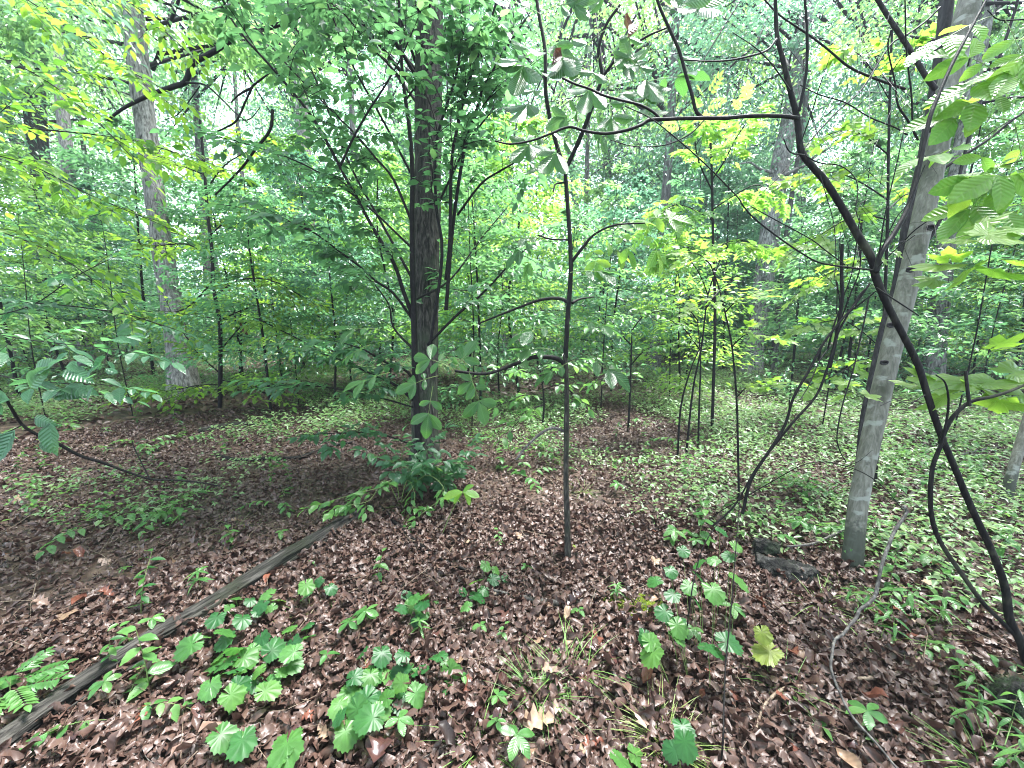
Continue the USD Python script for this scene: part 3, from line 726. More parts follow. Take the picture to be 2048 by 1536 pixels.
for i, (x0, w, d, lab) in enumerate([(1165, 10, 15, 'thin dark trunk just right of the forked sapling, far back'), (1010, 9, 16, 'thin dark trunk between centre oak and forked sapling'), (905, 11, 17, 'thin trunk just right of the centre oak, far back'),
                                     (1420, 8, 17, 'thin trunk in the gap left of the leaning right oak'), (1755, 9, 14, 'thin trunk directly left of the mottled trunk, far back'), (520, 10, 17, 'thin trunk midway between left oak and grey trunk'),
                                     (225, 12, 16, 'thin trunk in the shade left of the tall left oak'), (1690, 11, 18, 'thin grey trunk right of the leaning oak, far back'), (1985, 10, 15, 'thin dark trunk near the right edge, far back'), (28, 13, 13, 'dark trunk low at the left edge')]):
    k = (x0 - 1024) * .00016
    big_trunk(lab, [(x0, 735, w * 1.2), (x0 + k * 235, 500, w), (x0 + k * 435 + 6 * math.sin(i), 300, w * .9), (x0 + k * 700, 60, w * .8), (x0 + k * 900, -120, w * .7)], d, 'bark_far', 8, name='slim_tree', n=5, crown=(x0 + k * 600, 120, 170, 190, 3500, .15), crown_mat=('leaf_far', 'leaf_far_teal')[i % 2])
# ------------------------------------------------------------------ centre oak
OAK_D = depth(G(850, 925))
big_trunk('straight dark ridged oak in the centre with the leaning shoots at its foot', [(850, 925, 60), (850, 880, 54), (849, 800, 52), (851, 700, 50), (852, 600, 51), (853, 500, 52), (855, 400, 53), (856, 300, 54), (857, 200, 55), (858, 100, 55), (859, 0, 54), (860, -160, 52)], None, 'bark_oak', 84, amp=.10, n=16, freq=12.0,
          crown=(850, -150, 480, 170, 7500, .12), crown_mat='leaf_mid')

# ------------------------------------------------------------------ many-stemmed young tree fanning out in front of the centre oak
CD = depth(G(850, 965))
c = Plant('fanning_young_tree', 'young tree of many thin dark stems fanning up and left before the centre oak', 'tree', 'ovate', 'leaf_mid', 5, leaf_far='ovate_mid', most=300)
kw = dict(ll=.100, tl=.50, nleaf=8)


def cb(pts, w0, w1, ntw, d0=CD, d1=CD - .3, **k):
    q = dict(kw); q.update(k); ntw = int(ntw * .74); q['sub'] = q.get('sub', 0) + 1
    c.branch(path_px(pts, d0, d1), px_r(w0, d0), px_r(w1, d1), ntw, **q)


c.wood_part('trunk', np.vstack([[G(846, 962) - .1 * UP], path_px([(838, 890), (834, 820), (830, 740), (828, 640), (825, 525), (824, 441), (825, 342), (818, 250), (806, 160), (800, 60), (796, -40)], CD, CD - .1)]), [px_r(17, CD), px_r(13, CD), px_r(9, CD), px_r(5, CD)], 8)
cb([(828, 640), (806, 580), (787, 525), (749, 461), (700, 372), (632, 246), (560, 154), (478, 61), (440, -10)], 9, 4, 26, d1=CD - .9, sub=1)
cb([(824, 445), (787, 359), (753, 318), (715, 273), (674, 232), (581, 137), (520, 60), (480, -20)], 6, 3, 22, d1=CD - .2, sub=1)
cb([(681, 331), (708, 273), (739, 219), (766, 178), (800, 120), (826, 60)], 5, 3, 10, d0=CD - .55, d1=CD - .8, sub=1)
cb([(859, 700), (884, 513), (872, 410), (872, 290), (893, 212), (913, 147), (925, 60), (930, -30)], 7, 4, 22, d1=CD - .5, sub=1)
cb([(892, 560), (900, 478), (903, 328), (920, 232), (941, 154), (985, 30), (1000, -30)], 8, 4, 22, d1=CD - .4, sub=1)
cb([(892, 620), (906, 450), (929, 301), (958, 205), (968, 174), (1010, 100), (1050, 40)], 8, 4, 20, d1=CD - .1, sub=1)
cb([(915, 430), (961, 369), (995, 345), (1036, 321), (1084, 284)], 5, 2.5, 12, d1=CD - .5)
cb([(855, 690), (913, 631), (968, 584), (1019, 529), (1060, 490)], 6, 2.5, 12, d1=CD - .4)
cb([(826, 800), (794, 772), (749, 751), (691, 724), (640, 706)], 7, 2.5, 13, d1=CD - .5, tl=.36)
cb([(832, 765), (811, 741), (770, 724), (729, 700), (700, 690)], 6, 3, 9, d1=CD - .5, tl=.3)
cb([(826, 640), (787, 587), (753, 563), (718, 532), (681, 505), (632, 468), (570, 440), (520, 425)], 6, 2.5, 22, d1=CD - .7, sub=1)
cb([(828, 700), (787, 655), (777, 608), (740, 560), (690, 520)], 5, 2, 12, d1=CD + .3)
cb([(828, 815), (773, 799), (684, 779), (600, 770), (545, 772)], 4, 2, 14, d1=CD - .3, tl=.36)
cb([(826, 890), (760, 868), (690, 866), (640, 868)], 4, 2, 9, d1=CD - .2, tl=.3)
cb([(826, 560), (760, 440), (700, 330), (640, 180), (590, 60), (570, -20)], 6, 3, 24, d0=CD + .25, d1=CD + .5, sub=1)
cb([(828, 500), (720, 400), (610, 330), (500, 290), (420, 270)], 5, 2, 20, d0=CD + .2, d1=CD + .2, sub=1)
cb([(824, 350), (760, 230), (700, 120), (660, 20), (640, -30)], 5, 3, 16, d0=CD, d1=CD - .5, sub=1)
cb([(880, 400), (940, 280), (1010, 190), (1060, 130)], 5, 3, 14, d1=CD + .5, sub=1)
cb([(812, 200), (870, 120), (930, 80), (1000, 60)], 4, 2, 12, d1=CD - .7, sub=1)
cb([(806, 160), (740, 90), (690, 30), (640, -10)], 4, 2, 12, d1=CD - .8, sub=1)
cb([(830, 600), (900, 560), (960, 480), (1010, 420)], 5, 2, 14, d1=CD + .7, sub=1)
# leafy shoots round the foot
for k in range(16):
    b = P(c.rng.uniform(775, 915), c.rng.uniform(905, 985), CD - .2); b[2] = ground_z(b[0], b[1])
    tip = b + np.array([c.rng.normal(0, .22), -c.rng.uniform(.0, .35), c.rng.uniform(.12, .5)])
    c.branch([b, (b + tip) / 2 + [0, 0, .06], tip], .003, .0015, 3, tl=.2, nleaf=6, ll=.10, name='shoot', sides=4, mat='twig_green')
c.finish()

# low leafy spray running down to the weathered log
s = Plant('leafy_shoot', 'leafy green shoot bending down to the upper end of the weathered log', 'plant', 'ovate', 'leaf_herb', 15, wood='twig_green')
b = G(800, 1010)
for pts in ([(800, 1005), (770, 960), (740, 1000), (700, 1010)], [(800, 1005), (790, 960), (760, 975), (720, 985), (650, 1005)], [(800, 1005), (815, 960), (830, 1000), (800, 1060)], [(800, 1005), (850, 950), (890, 985), (840, 1030)], [(800, 1005), (760, 1020), (730, 1040), (690, 1030)]):
    s.branch(np.vstack([[b], path_px(pts[1:], depth(b) - .1, depth(b) - .35)]), .004, .0015, 4, tl=.17, nleaf=6, ll=.085, start=.4)
s.finish()

# ------------------------------------------------------------------ thin forked sapling with big compound leaves
BD = depth(G(1136, 1125))
h = Plant('forked_sapling', 'thin forked sapling with dark wet upper stem and large five-part leaves', 'tree', 'obovate', 'leaf_hickory', 7, wood='bark_wet', leaf_far='obovate', most=300)
base = G(1136, 1128) - .06 * UP
h.wood_part('trunk', np.vstack([[base], path_px([(1135, 1060), (1132, 960), (1133, 860), (1133, 760), (1130, 710)], BD)]), [px_r(15, BD), px_r(11, BD), px_r(10, BD), px_r(9, BD)], 12, 'bark_sapling', 8, .10)
h.wood_part('upper_stem', path_px([(1131, 716), (1135, 640), (1141, 560), (1141, 500), (1136, 420), (1130, 340)], BD), [px_r(10, BD), px_r(9, BD), px_r(8, BD)], 10, 'bark_wet', 6, .08)
h.wood_part('branch', path_px([(1130, 342), (1108, 270), (1092, 190), (1090, 100), (1078, 30), (1068, -40)], BD, BD - .1), [px_r(9, BD), px_r(6, BD)], 8)
h.wood_part('branch', path_px([(1130, 342), (1165, 265), (1192, 190), (1204, 150), (1197, 100), (1212, 50), (1240, 10)], BD, BD - .2), [px_r(9, BD), px_r(5, BD)], 8)
h.wood_part('branch', path_px([(1204, 155), (1240, 110), (1290, 75), (1335, 55)], BD - .1, BD - .25), [px_r(6, BD), px_r(3, BD)], 6)
h.wood_part('branch', path_px([(1128, 728), (1110, 716), (1070, 714), (1040, 724), (1000, 740), (965, 748), (910, 742)], BD, BD - .2), [px_r(10, BD), px_r(5, BD)], 8)
h.wood_part('branch', path_px([(1139, 606), (1118, 597), (1080, 600), (1030, 618), (985, 636), (955, 648)], BD, BD + .2), [px_r(8, BD), px_r(3, BD)], 7)
h.wood_part('branch', path_px([(1144, 606), (1160, 598), (1188, 594)], BD, BD + .1), [px_r(6, BD), px_r(3, BD)], 6)
h.wood_part('branch', path_px([(1142, 525), (1168, 492), (1190, 468), (1230, 450), (1290, 446)], BD, BD - .1), [px_r(7, BD), px_r(3, BD)], 7)
h.wood_part('branch', path_px([(1136, 480), (1100, 478), (1075, 470)], BD, BD - .1), [px_r(4, BD), px_r(2.5, BD)], 6)
h.wood_part('dead_branch', path_px([(1128, 862), (1105, 856), (1080, 868), (1050, 896), (1032, 920)], BD, BD - .05), [px_r(7, BD), px_r(4, BD)], 6, 'twig_grey')
h.wood_part('dead_branch', path_px([(1133, 365), (1112, 368), (1106, 384)], BD, BD - .05), [px_r(4, BD), px_r(3, BD)], 5)
TOCAM = unit(np.array([0, -1, .55]))


def comp(px, py, d, ang, size, nrm=None, lf=5, mat=None, tilt=.2):
    """ang: direction of the leaf in the picture, degrees, 0 = right, 90 = up; size in metres."""
    a = math.radians(ang)
    dr = math.cos(a) * RGT + math.sin(a) * CUP + FWD * h.rng.uniform(-.25, .15)
    nr = (TOCAM if nrm is None else np.asarray(nrm, float)) + h.rng.normal(0, tilt, 3)
    h.compound(P(px, py, d), dr, nr, size * h.rng.uniform(.78, 1.05), 'obovate', lf, mat)


for a in ((866, 772, BD - .22, 262, .29), (938, 745, BD - .25, 292, .29), (900, 735, BD - .15, 150, .26), (985, 742, BD - .12, 200, .25), (905, 748, BD - .2, 60, .22), (875, 752, BD - .2, 190, .25)):
    comp(*a)
for a in ((780, 745, BD - .1, 190, .30), (1000, 735, BD - .02, 35, .26), (760, 660, BD + .1, 170, .30), (740, 690, BD, 195, .26)):
    comp(*a, nrm=(0, -.35, 1))
for a in ((1120, 650, BD - .15, 185, .30), (1150, 640, BD - .2, -5, .30), (1110, 700, BD - .2, 170, .3), (1160, 705, BD - .25, -25, .3), (1150, 720, BD - .15, 200, .26)):
    comp(*a, nrm=(0, -.3, 1))
for a in ((1190, 465, BD - .05, -30, .32), (1235, 450, BD - .1, -60, .3), (1290, 446, BD - .1, -70, .3), (1280, 440, BD, 10, .3), (1180, 480, BD - .1, -75, .28), (1215, 455, BD + .1, 20, .3)):
    comp(*a, nrm=(.1, -.6, 1), mat=M['leaf_bright'])
for a in ((1075, 470, BD - .1, 215, .26), (1095, 478, BD, 170, .26), (1060, 475, BD - .1, 265, .24), (1140, 545, BD - .15, 10, .28)):
    comp(*a, nrm=(0, -.4, 1))
# overhead leaves, seen from below
UNDERS = (0, 1.0, -.45)
for a in ((1090, 100, BD - .3, 200, .34), (1085, 30, BD - .35, 160, .36), (1070, 60, BD - .3, 250, .34), (1085, 150, BD - .2, 240, .32), (1095, 60, BD - .3, 300, .36), (1090, 20, BD - .4, 20, .36),
          (1150, 250, BD - .2, 230, .30), (1180, 215, BD - .3, 190, .28), (1200, 110, BD - .3, 250, .32), (1210, 60, BD - .35, 210, .34), (1240, 20, BD - .4, 140, .36), (1205, 150, BD - .25, 320, .3),
          (1215, 175, BD - .2, 280, .26), (1260, 100, BD - .3, 300, .30), (1290, 165, BD - .3, 10, .32), (1285, 170, BD - .3, 280, .28), (1280, 150, BD - .3, 110, .24), (1335, 55, BD - .35, 60, .36),
          (1330, 50, BD - .35, 300, .32), (1260, 35, BD - .3, 270, .34), (1170, 160, BD - .1, 160, .28), (1310, 30, BD - .35, 20, .38), (1215, 230, BD - .1, 250, .26), (1240, 235, BD, 300, .24), (1130, 300, BD - .1, 200, .26), (1100, 250, BD - .15, 215, .28)):
    comp(*a, nrm=UNDERS, tilt=.35)
h.finish()
# curled brown dead leaves caught among them
for (px, py, sz, ang, lab) in ((1252, 30, .17, -100, 'curled brown dead leaf hanging high among the big green leaves'), (1120, 100, .12, 240, 'small shrivelled dead leaf caught beside the left fork of the sapling')):
    a = math.radians(ang); dr = math.cos(a) * RGT + math.sin(a) * CUP
    v, f, u = leaf_mesh('curled', [P(px, py, BD - .35)], [dr], [TOCAM + [.6, 0, 0]], [sz], RG)
    o = obj('dead_leaf', (v, f), M['dry_leaf'], uv=u); tag(o, lab, 'leaf')
# bright five-part leaf on its own stalk at the oak's foot
g5 = Plant('seedling', 'seedling with one bright five-part leaf right before the centre oak foot', 'plant', 'obovate', 'leaf_bright', 3)
b = G(880, 1080); tp = P(926, 984, depth(b) + .02)
g5.wood_part('stem', np.array([b, (b + tp) / 2 + [0, 0, .03], tp]), [.003, .002], 5, 'twig_green')
for ang, sz in ((200, .165), (235, .15), (292, .15), (340, .13), (60, .10)):
    a = math.radians(ang)
    dr = math.cos(a) * RGT + math.sin(a) * (.75 * CUP - .5 * FWD)
    v, f, u = leaf_mesh('obovate', [tp], [dr], [UP + .9 * TOCAM], [sz], g5.rng); obj('leaflet', (v, f), M['leaf_bright'], g5.x, uv=u)

# ------------------------------------------------------------------ pale mottled tree at the right, with its darker second stem
DD = depth(G(1706, 1138))
m = Plant('mottled_tree', 'smooth grey tree at the right with pale lichen patches and a dark second stem', 'tree', 'maple', 'leaf_bright', 9, leaf_far='maple_mid', wood='bark_pale_dark')
path = np.vstack([[G(1704, 1140) - .1 * UP], path_px([(1708, 1090), (1715, 1020), (1727, 950), (1744, 870), (1768, 760), (1792, 660), (1815, 570), (1838, 470), (1860, 370), (1882, 260), (1905, 140), (1940, 0), (1975, -120), (2020, -280)], DD, DD + .1)])
m.wood_part('trunk', path, [px_r(x, DD) for x in (50, 44, 43, 43, 44, 46, 48, 49, 50, 51, 54, 56, 58, 60, 60)], 28, 'bark_pale', 6, .04)
m.wood_part('trunk', np.vstack([[G(1716, 1120) - .1 * UP], path_px([(1716, 960), (1724, 850), (1744, 750), (1767, 650), (1790, 575), (1802, 510), (1815, 440), (1840, 340), (1862, 230), (1880, 120), (1893, 10), (1905, -120)], DD + .22, DD + .3)]), [px_r(x, DD + .2) for x in (14, 13, 13, 14, 16, 17, 19, 21, 24, 28, 32, 34, 36)], 16, 'bark_pale_dark', 6, .05)
for pts, w0, w1 in (([(1858, 480), (1888, 427), (1912, 376), (1943, 256), (1970, 181), (1997, 120), (2031, 17), (2050, -60)], 9, 7), ([(1878, 345), (1905, 325), (1943, 301), (1980, 277), (2014, 249), (2060, 215)], 9, 6), ([(1871, 178), (1850, 150), (1825, 108), (1802, 72), (1778, 36), (1750, -10)], 14, 10),
                    ([(1880, 15), (1850, 44), (1812, 71), (1779, 92), (1724, 178), (1676, 222), (1628, 273), (1594, 315), (1540, 372)], 6, 2), ([(1836, 280), (1815, 240), (1796, 210), (1790, 164), (1776, 98), (1782, 60)], 6, 3), ([(1825, 250), (1823, 191), (1813, 103), (1810, 0)], 5, 3),
                    ([(1810, 178), (1789, 171), (1741, 154), (1697, 133), (1656, 99), (1615, 68), (1560, 31), (1525, -5)], 7, 3), ([(1815, 270), (1790, 255), (1740, 235), (1690, 205), (1640, 190), (1600, 170)], 4, 2), ([(1810, 480), (1830, 460), (1870, 432), (1930, 396)], 4, 2)):
    m.wood_part('branch', path_px(pts, DD + .05, DD - .15), [px_r(w0, DD), px_r(w1, DD)], 8, 'bark_wet' if w0 < 8 else 'bark_pale_dark')
for (px, py, w, lab) in ((1862, 455, 15, ''), (1782, 650, 13, ''), (1820, 540, 12, ''), (1858, 260, 11, ''), (1768, 725, 12, '')):   # branch scars
    q = P(px, py, DD - px_r(40, DD) * .9)
    an = np.linspace(0, 2 * np.pi, 13)
    ring = np.array([q + px_r(w, DD) * (1.25 * math.cos(a) * RGT + .62 * math.sin(a) * UP) for a in an])
    obj('branch_scar', tube(ring, [.006], 5, .2, 3, cap=False), M['bark_pale_dark'], m.x)
    fl = np.vstack([[q + FWD * .004], ring[:-1] + FWD * .003]); k = np.arange(12)
    obj('scar_centre', (fl, np.stack([np.zeros(12, int), 1 + k, 1 + (k + 1) % 12], 1)), M['bark_wet'], m.x)
m.finish()

# ------------------------------------------------------------------ dark curving tree in the right foreground
FD = 1.62
f_ = Plant('curving_tree', 'dark lichen-flecked tree curving from the lower right corner up to the left', 'tree', 'maple', 'leaf_bright', 13, wood='bark_wet', leaf_far='maple_mid')
fb = G(2075, 1345)
fp = np.vstack([[fb - .1 * UP], path_px([(2046, 1295), (2020, 1240), (2010, 1175), (1987, 1110), (1960, 1052), (1936, 1000), (1905, 925), (1882, 870), (1858, 800), (1836, 730), (1806, 670), (1775, 610), (1752, 555), (1742, 515), (1715, 470), (1682, 412), (1650, 362), (1612, 318), (1600, 290), (1594, 235), (1580, 180), (1566, 120), (1554, 70), (1551, 0), (1548, -80)], depth(fb), FD + .05)])
f_.wood_part('trunk', fp, [px_r(x * .8, FD) for x in (40, 34, 30, 27, 25, 24, 23, 21, 22, 22, 22, 22, 23, 24, 25, 22, 21, 20, 19, 18, 16, 14, 12, 10, 9)], 14, 'bark_lichen', 6, .14)
f_.wood_part('trunk', path_px([(1752, 545), (1762, 505), (1785, 472), (1814, 418), (1835, 350), (1857, 246), (1874, 198), (1902, 133), (1936, 68), (1975, -5), (2010, -80)], FD, FD + .1), [px_r(14, FD), px_r(12, FD), px_r(10, FD), px_r(8, FD)], 10, 'bark_wet', 5, .1)
f_.wood_part('trunk', np.vstack([path_px([(1883, 888), (1866, 932), (1861, 983), (1863, 1030), (1874, 1070), (1898, 1112), (1932, 1160), (1966, 1206), (2000, 1240), (2030, 1270)], FD + .05, depth(fb))]), [px_r(11, FD), px_r(12, FD), px_r(13, FD), px_r(15, FD)], 10, 'bark_lichen', 6, .14)
f_.wood_part('branch', path_px([(1880, 888), (1890, 862), (1903, 838), (1921, 818), (1945, 802), (1985, 793), (2020, 782), (2060, 765)], FD + .03, FD - .05), [px_r(12, FD), px_r(11, FD), px_r(8, FD)], 10, 'bark_lichen', 5, .12)
f_.wood_part('branch', path_px([(1939, 812), (1935, 780), (1931, 742)], FD - .02), [px_r(9, FD), px_r(8, FD)], 8, 'bark_lichen', 4, .1)
f_.wood_part('branch', path_px([(1884, 880), (1893, 842), (1897, 800), (1890, 765), (1872, 750)], FD - .02, FD - .1), [px_r(7, FD), px_r(3.5, FD)], 6)
BR = [([(1596, 236), (1560, 232), (1500, 232), (1450, 236), (1400, 236), (1340, 238), (1300, 240), (1282, 250), (1250, 261), (1210, 267), (1170, 262), (1138, 254), (1100, 268), (1060, 282), (1020, 288), (990, 282)], 12, 4),
      ([(1404, 234), (1392, 222), (1384, 190), (1372, 150), (1358, 100), (1340, 60), (1318, 10), (1305, -40)], 10, 7),
      ([(1322, 240), (1306, 224), (1280, 210), (1240, 200), (1205, 190), (1180, 178), (1150, 168), (1124, 156)], 7, 5),
      ([(1553, 78), (1535, 100), (1500, 112), (1455, 121), (1410, 122), (1368, 120)], 7, 3),
      ([(1598, 222), (1607, 180), (1614, 130), (1614, 60), (1610, 0), (1608, -60)], 9, 6),
      ([(1745, 540), (1690, 534), (1638, 525), (1601, 505), (1553, 472), (1509, 437), (1485, 410), (1474, 393), (1410, 328), (1348, 273), (1300, 236), (1250, 212)], 6, 2.5),
      ([(1690, 530), (1650, 500), (1621, 478), (1553, 441), (1500, 412)], 4, 2.5),
      ([(1609, 310), (1580, 304), (1567, 277)], 4, 3), ([(1611, 312), (1640, 326), (1679, 331), (1707, 352), (1716, 380), (1712, 420), (1725, 460)], 4, 2.5),
      ([(1412, 236), (1380, 268), (1330, 290), (1270, 293), (1220, 280)], 4, 2), ([(1580, 180), (1545, 130), (1510, 95), (1465, 65)], 4, 2), ([(1600, 290), (1625, 220), (1640, 170), (1665, 100)], 3.5, 2),
      ([(1738, 594), (1727, 649), (1707, 737), (1686, 806), (1674, 871), (1680, 902), (1692, 924)], 5, 3), ([(1752, 575), (1790, 600), (1830, 626), (1838, 632)], 5, 4), ([(1640, 350), (1655, 400), (1668, 450), (1672, 520), (1668, 560)], 3, 2),
      ([(1850, 790), (1820, 806), (1790, 800), (1760, 812)], 3, 2), ([(1757, 512), (1790, 440), (1820, 400), (1850, 330)], 4, 3), ([(1757, 520), (1770, 430), (1793, 330), (1810, 250)], 4, 2.5), ([(1750, 540), (1790, 500), (1830, 470)], 4, 3)]
for pts, w0, w1 in BR:
    f_.wood_part('branch', path_px(pts, FD, FD - .08), [px_r(w0 * .8, FD), px_r(w1 * .8, FD)], 8, 'bark_wet', 5, .12)
for k in range(46):
    a_, b_ = f_.rng.uniform(1590, 1880), f_.rng.uniform(30, 620); an = f_.rng.uniform(.15, 2.9); Lp = f_.rng.uniform(60, 210)
    e_ = (a_ + Lp * math.cos(an), b_ - Lp * math.sin(an)); bd = f_.rng.normal(0, 14)
    f_.wood_part('twig', path_px([(a_, b_), ((a_ + e_[0]) / 2 + bd, (b_ + e_[1]) / 2 + bd), e_], f_.rng.uniform(FD, DD), f_.rng.uniform(FD, DD)), [.0019, .0008], 4, 'twig_dark', 4, .1)
for px, py, s in ((1795, 505, .05), (1768, 520, .045), (1560, 350, .04), (1690, 310, .035)):
    f_.add_leaf(P(px, py, FD - .03), np.array([.5, -.2, -.6]), unit(np.array([.2, -1, .8])), s)
f_.finish()

# bundle of dead dark stems leaning against the curving tree
t = Plant('dead_stem_bundle', 'bundle of thin dead dark stems leaning against the curving tree', 'dead stems', wood='twig_dark', seed=21)
for pts, w0, w1 in (([(1485, 1028), (1502, 960), (1539, 901), (1570, 850), (1587, 795), (1618, 741), (1645, 690), (1676, 648), (1712, 606), (1740, 566)], 8, 5), ([(1543, 897), (1587, 843), (1632, 792), (1655, 736), (1668, 690), (1684, 650), (1720, 590), (1738, 572)], 7, 4),
                    ([(1659, 736), (1667, 700), (1675, 660), (1684, 600), (1683, 540), (1684, 488)], 9, 8), ([(1682, 640), (1700, 590), (1718, 545), (1722, 500)], 4, 3), ([(1676, 648), (1685, 600), (1705, 540), (1720, 430)], 4, 2), ([(1655, 700), (1668, 650), (1680, 610), (1672, 560)], 5, 3),
                    ([(1690, 630), (1730, 600), (1752, 582)], 5, 3), ([(1663, 690), (1640, 720), (1618, 770), (1600, 800)], 4, 2), ([(1425, 1052), (1470, 1010), (1510, 940), (1545, 895)], 5, 3)):
    t.wood_part('stem', path_px(pts, 1.75, 1.68), [px_r(w0, 1.7), px_r(w1, 1.7)], 6, None, 4, .1)
t.finish()
# arching twig and the bent grey stick it meets
t = Plant('arching_twig', 'thin dark twig arching low in front of the mottled tree', 'twig', seed=22)
t.wood_part('stem', np.vstack([[G(1395, 1062)], path_px([(1433, 1028), (1480, 1000), (1539, 966), (1601, 932), (1649, 924), (1703, 936), (1744, 956), (1775, 983), (1806, 1020)], depth(G(1395, 1062)), 1.7)]), [.004, .0035, .003], 6, None, 4, .08)
t.wood_part('side_twig', path_px([(1690, 934), (1700, 930), (1720, 921), (1745, 900)], 1.85, 1.8), [.003, .001], 5)
t = Plant('bent_stick', 'kinked grey stick standing in the right foreground reaching the bottom edge', 'stick', seed=23)
t.wood_part('stem', np.vstack([path_px([(1806, 1012), (1813, 1025), (1789, 1062), (1777, 1092), (1765, 1124), (1757, 1160), (1751, 1189), (1738, 1206), (1720, 1219), (1712, 1236), (1700, 1250), (1686, 1268), (1669, 1281)], 1.62, 1.5), path_px([(1664, 1310), (1662, 1336), (1676, 1377), (1703, 1431), (1755, 1489), (1800, 1545)], 1.46, 1.22)]), [px_r(9, 1.5), px_r(9, 1.5), px_r(7, 1.4), px_r(5.5, 1.3)], 8, 'twig_grey', 4, .12)
t.wood_part('side_twig', path_px([(1669, 1281), (1660, 1265), (1645, 1255)], 1.5), [.003, .0015], 5, 'twig_grey')
# ------------------------------------------------------------------ leaf sprays at the left
def spray_tree(name, label, cat, stem, d, brs, leaf, mat, seed, ll, tl=.4, nleaf=8, ntw=12, far='ovate_mid', wood='twig_dark', most=300, sub=1, flat=.35, w=(8, 5), droop=.35):
    q = Plant(name, label, cat, leaf, mat, seed, leaf_far=far, wood=wood, most=most)
    if stem is not None:
        q.wood_part('trunk', stem, [px_r(w[0], d), px_r(w[1], d)], 8, None, 5, .08)
    for b in brs:
        pts, w0, w1 = b[:3]; d0 = b[3] if len(b) > 3 else d; d1 = b[4] if len(b) > 4 else d0
        q.branch(path_px(pts, d0, d1), px_r(w0, d0), px_r(w1, d1), b[5] if len(b) > 5 else ntw, tl=tl, nleaf=nleaf, ll=ll, sub=sub, flat=flat, droop=droop)
    q.finish()
    return q


b = P(-420, 900, 2.6); b[2] = ground_z(b[0], b[1]) - .05
spray_tree('beech_sapling', 'sapling whose drooping leafy sprays fill the upper left of the photo', 'tree', np.vstack([[b], path_px([(-400, 600), (-330, 250), (-250, -60), (-170, -300)], 2.6)]), 2.6,
           [([(-260, -60), (-120, -60), (20, -20), (140, 60), (240, 130), (330, 180)], 6, 2, 2.6, 2.7, 16), ([(-300, 100), (-160, 90), (-20, 110), (90, 160), (190, 240), (260, 310)], 6, 2, 2.6, 2.5, 14),
            ([(-360, 330), (-200, 280), (-60, 300), (60, 330), (180, 390), (300, 440)], 6, 2, 2.6, 2.7, 15), ([(-380, 420), (-200, 360), (-40, 260), (110, 262), (260, 280), (400, 320)], 5, 2, 2.6, 3.0, 14),
            ([(-200, -200), (0, -160), (160, -60), (280, 20), (360, 90)], 5, 2, 2.7, 2.9, 14), ([(-390, 560), (-250, 480), (-100, 440), (20, 470), (130, 520), (210, 580)], 5, 2, 2.6, 2.5, 12)],
           'ovate', 'leaf_beech', 41, .075, ntw=14, tl=.42)
spray_tree('hornbeam_sapling', 'sapling with deep green sprays low over the left edge, dark twigs crossing', 'tree', np.vstack([[P(-500, 1020, 2.2) * [1, 1, 0]], path_px([(-480, 700), (-460, 400)], 2.2)]), 2.2,
           [([(-470, 560), (-250, 580), (-80, 595), (30, 604), (120, 610), (240, 626), (330, 652)], 7, 2.5, 2.2, 2.5, 9), ([(-470, 700), (-240, 660), (-60, 640), (60, 612), (140, 560), (205, 525)], 5, 2, 2.2, 2.3, 7),
            ([(-480, 760), (-250, 740), (-80, 735), (40, 760), (120, 766), (210, 770)], 5, 2, 2.0, 1.9, 6), ([(-480, 640), (-240, 640), (-60, 660), (60, 680), (150, 690), (240, 700)], 5, 2, 1.9, 1.8, 8)],
           'ovate', 'leaf_teal', 43, .078, nleaf=7, tl=.30, sub=0)

w = Plant('hanging_branch', 'dark bare branch with a few big leaves slanting in from the left edge', 'branch', 'ovate', 'leaf_teal', 44, wood='bark_wet')
LD = 1.9
w.wood_part('stem', path_px([(-80, 690), (0, 780), (20, 812), (45, 850), (80, 872), (110, 884), (160, 911), (205, 925), (250, 942), (300, 958), (350, 960), (400, 965), (440, 972)], LD, LD + .9), [px_r(8, LD), px_r(10, LD), px_r(11, LD), px_r(8, LD), px_r(4, LD + .5)], 8, None, 5, .16)
w.wood_part('side_twig', path_px([(300, 958), (283, 925), (268, 895), (264, 880)], LD + .6), [px_r(5, LD), px_r(3, LD)], 6, None, 4, .12)
w.wood_part('side_twig', path_px([(45, 850), (20, 862), (-20, 880)], LD), [px_r(4, LD), px_r(2, LD)], 5)
for px, py, an, sz in ((90, 800, 20, .085), (70, 835, -20, .09), (100, 845, -80, .13), (30, 860, 250, .14), (12, 875, 180, .12), (110, 790, 5, .12), (60, 775, 40, .13), (20, 800, 170, .13), (130, 775, -10, .10), (85, 880, -60, .06), (5, 830, 120, .12), (70, 745, 25, .12), (130, 740, -15, .12)):
    a = math.radians(an); w.add_leaf(P(px, py, LD - .15), math.cos(a) * RGT + math.sin(a) * CUP - .2 * FWD, unit(TOCAM + w.rng.normal(0, .3, 3)), sz * 1.1)
w.finish()

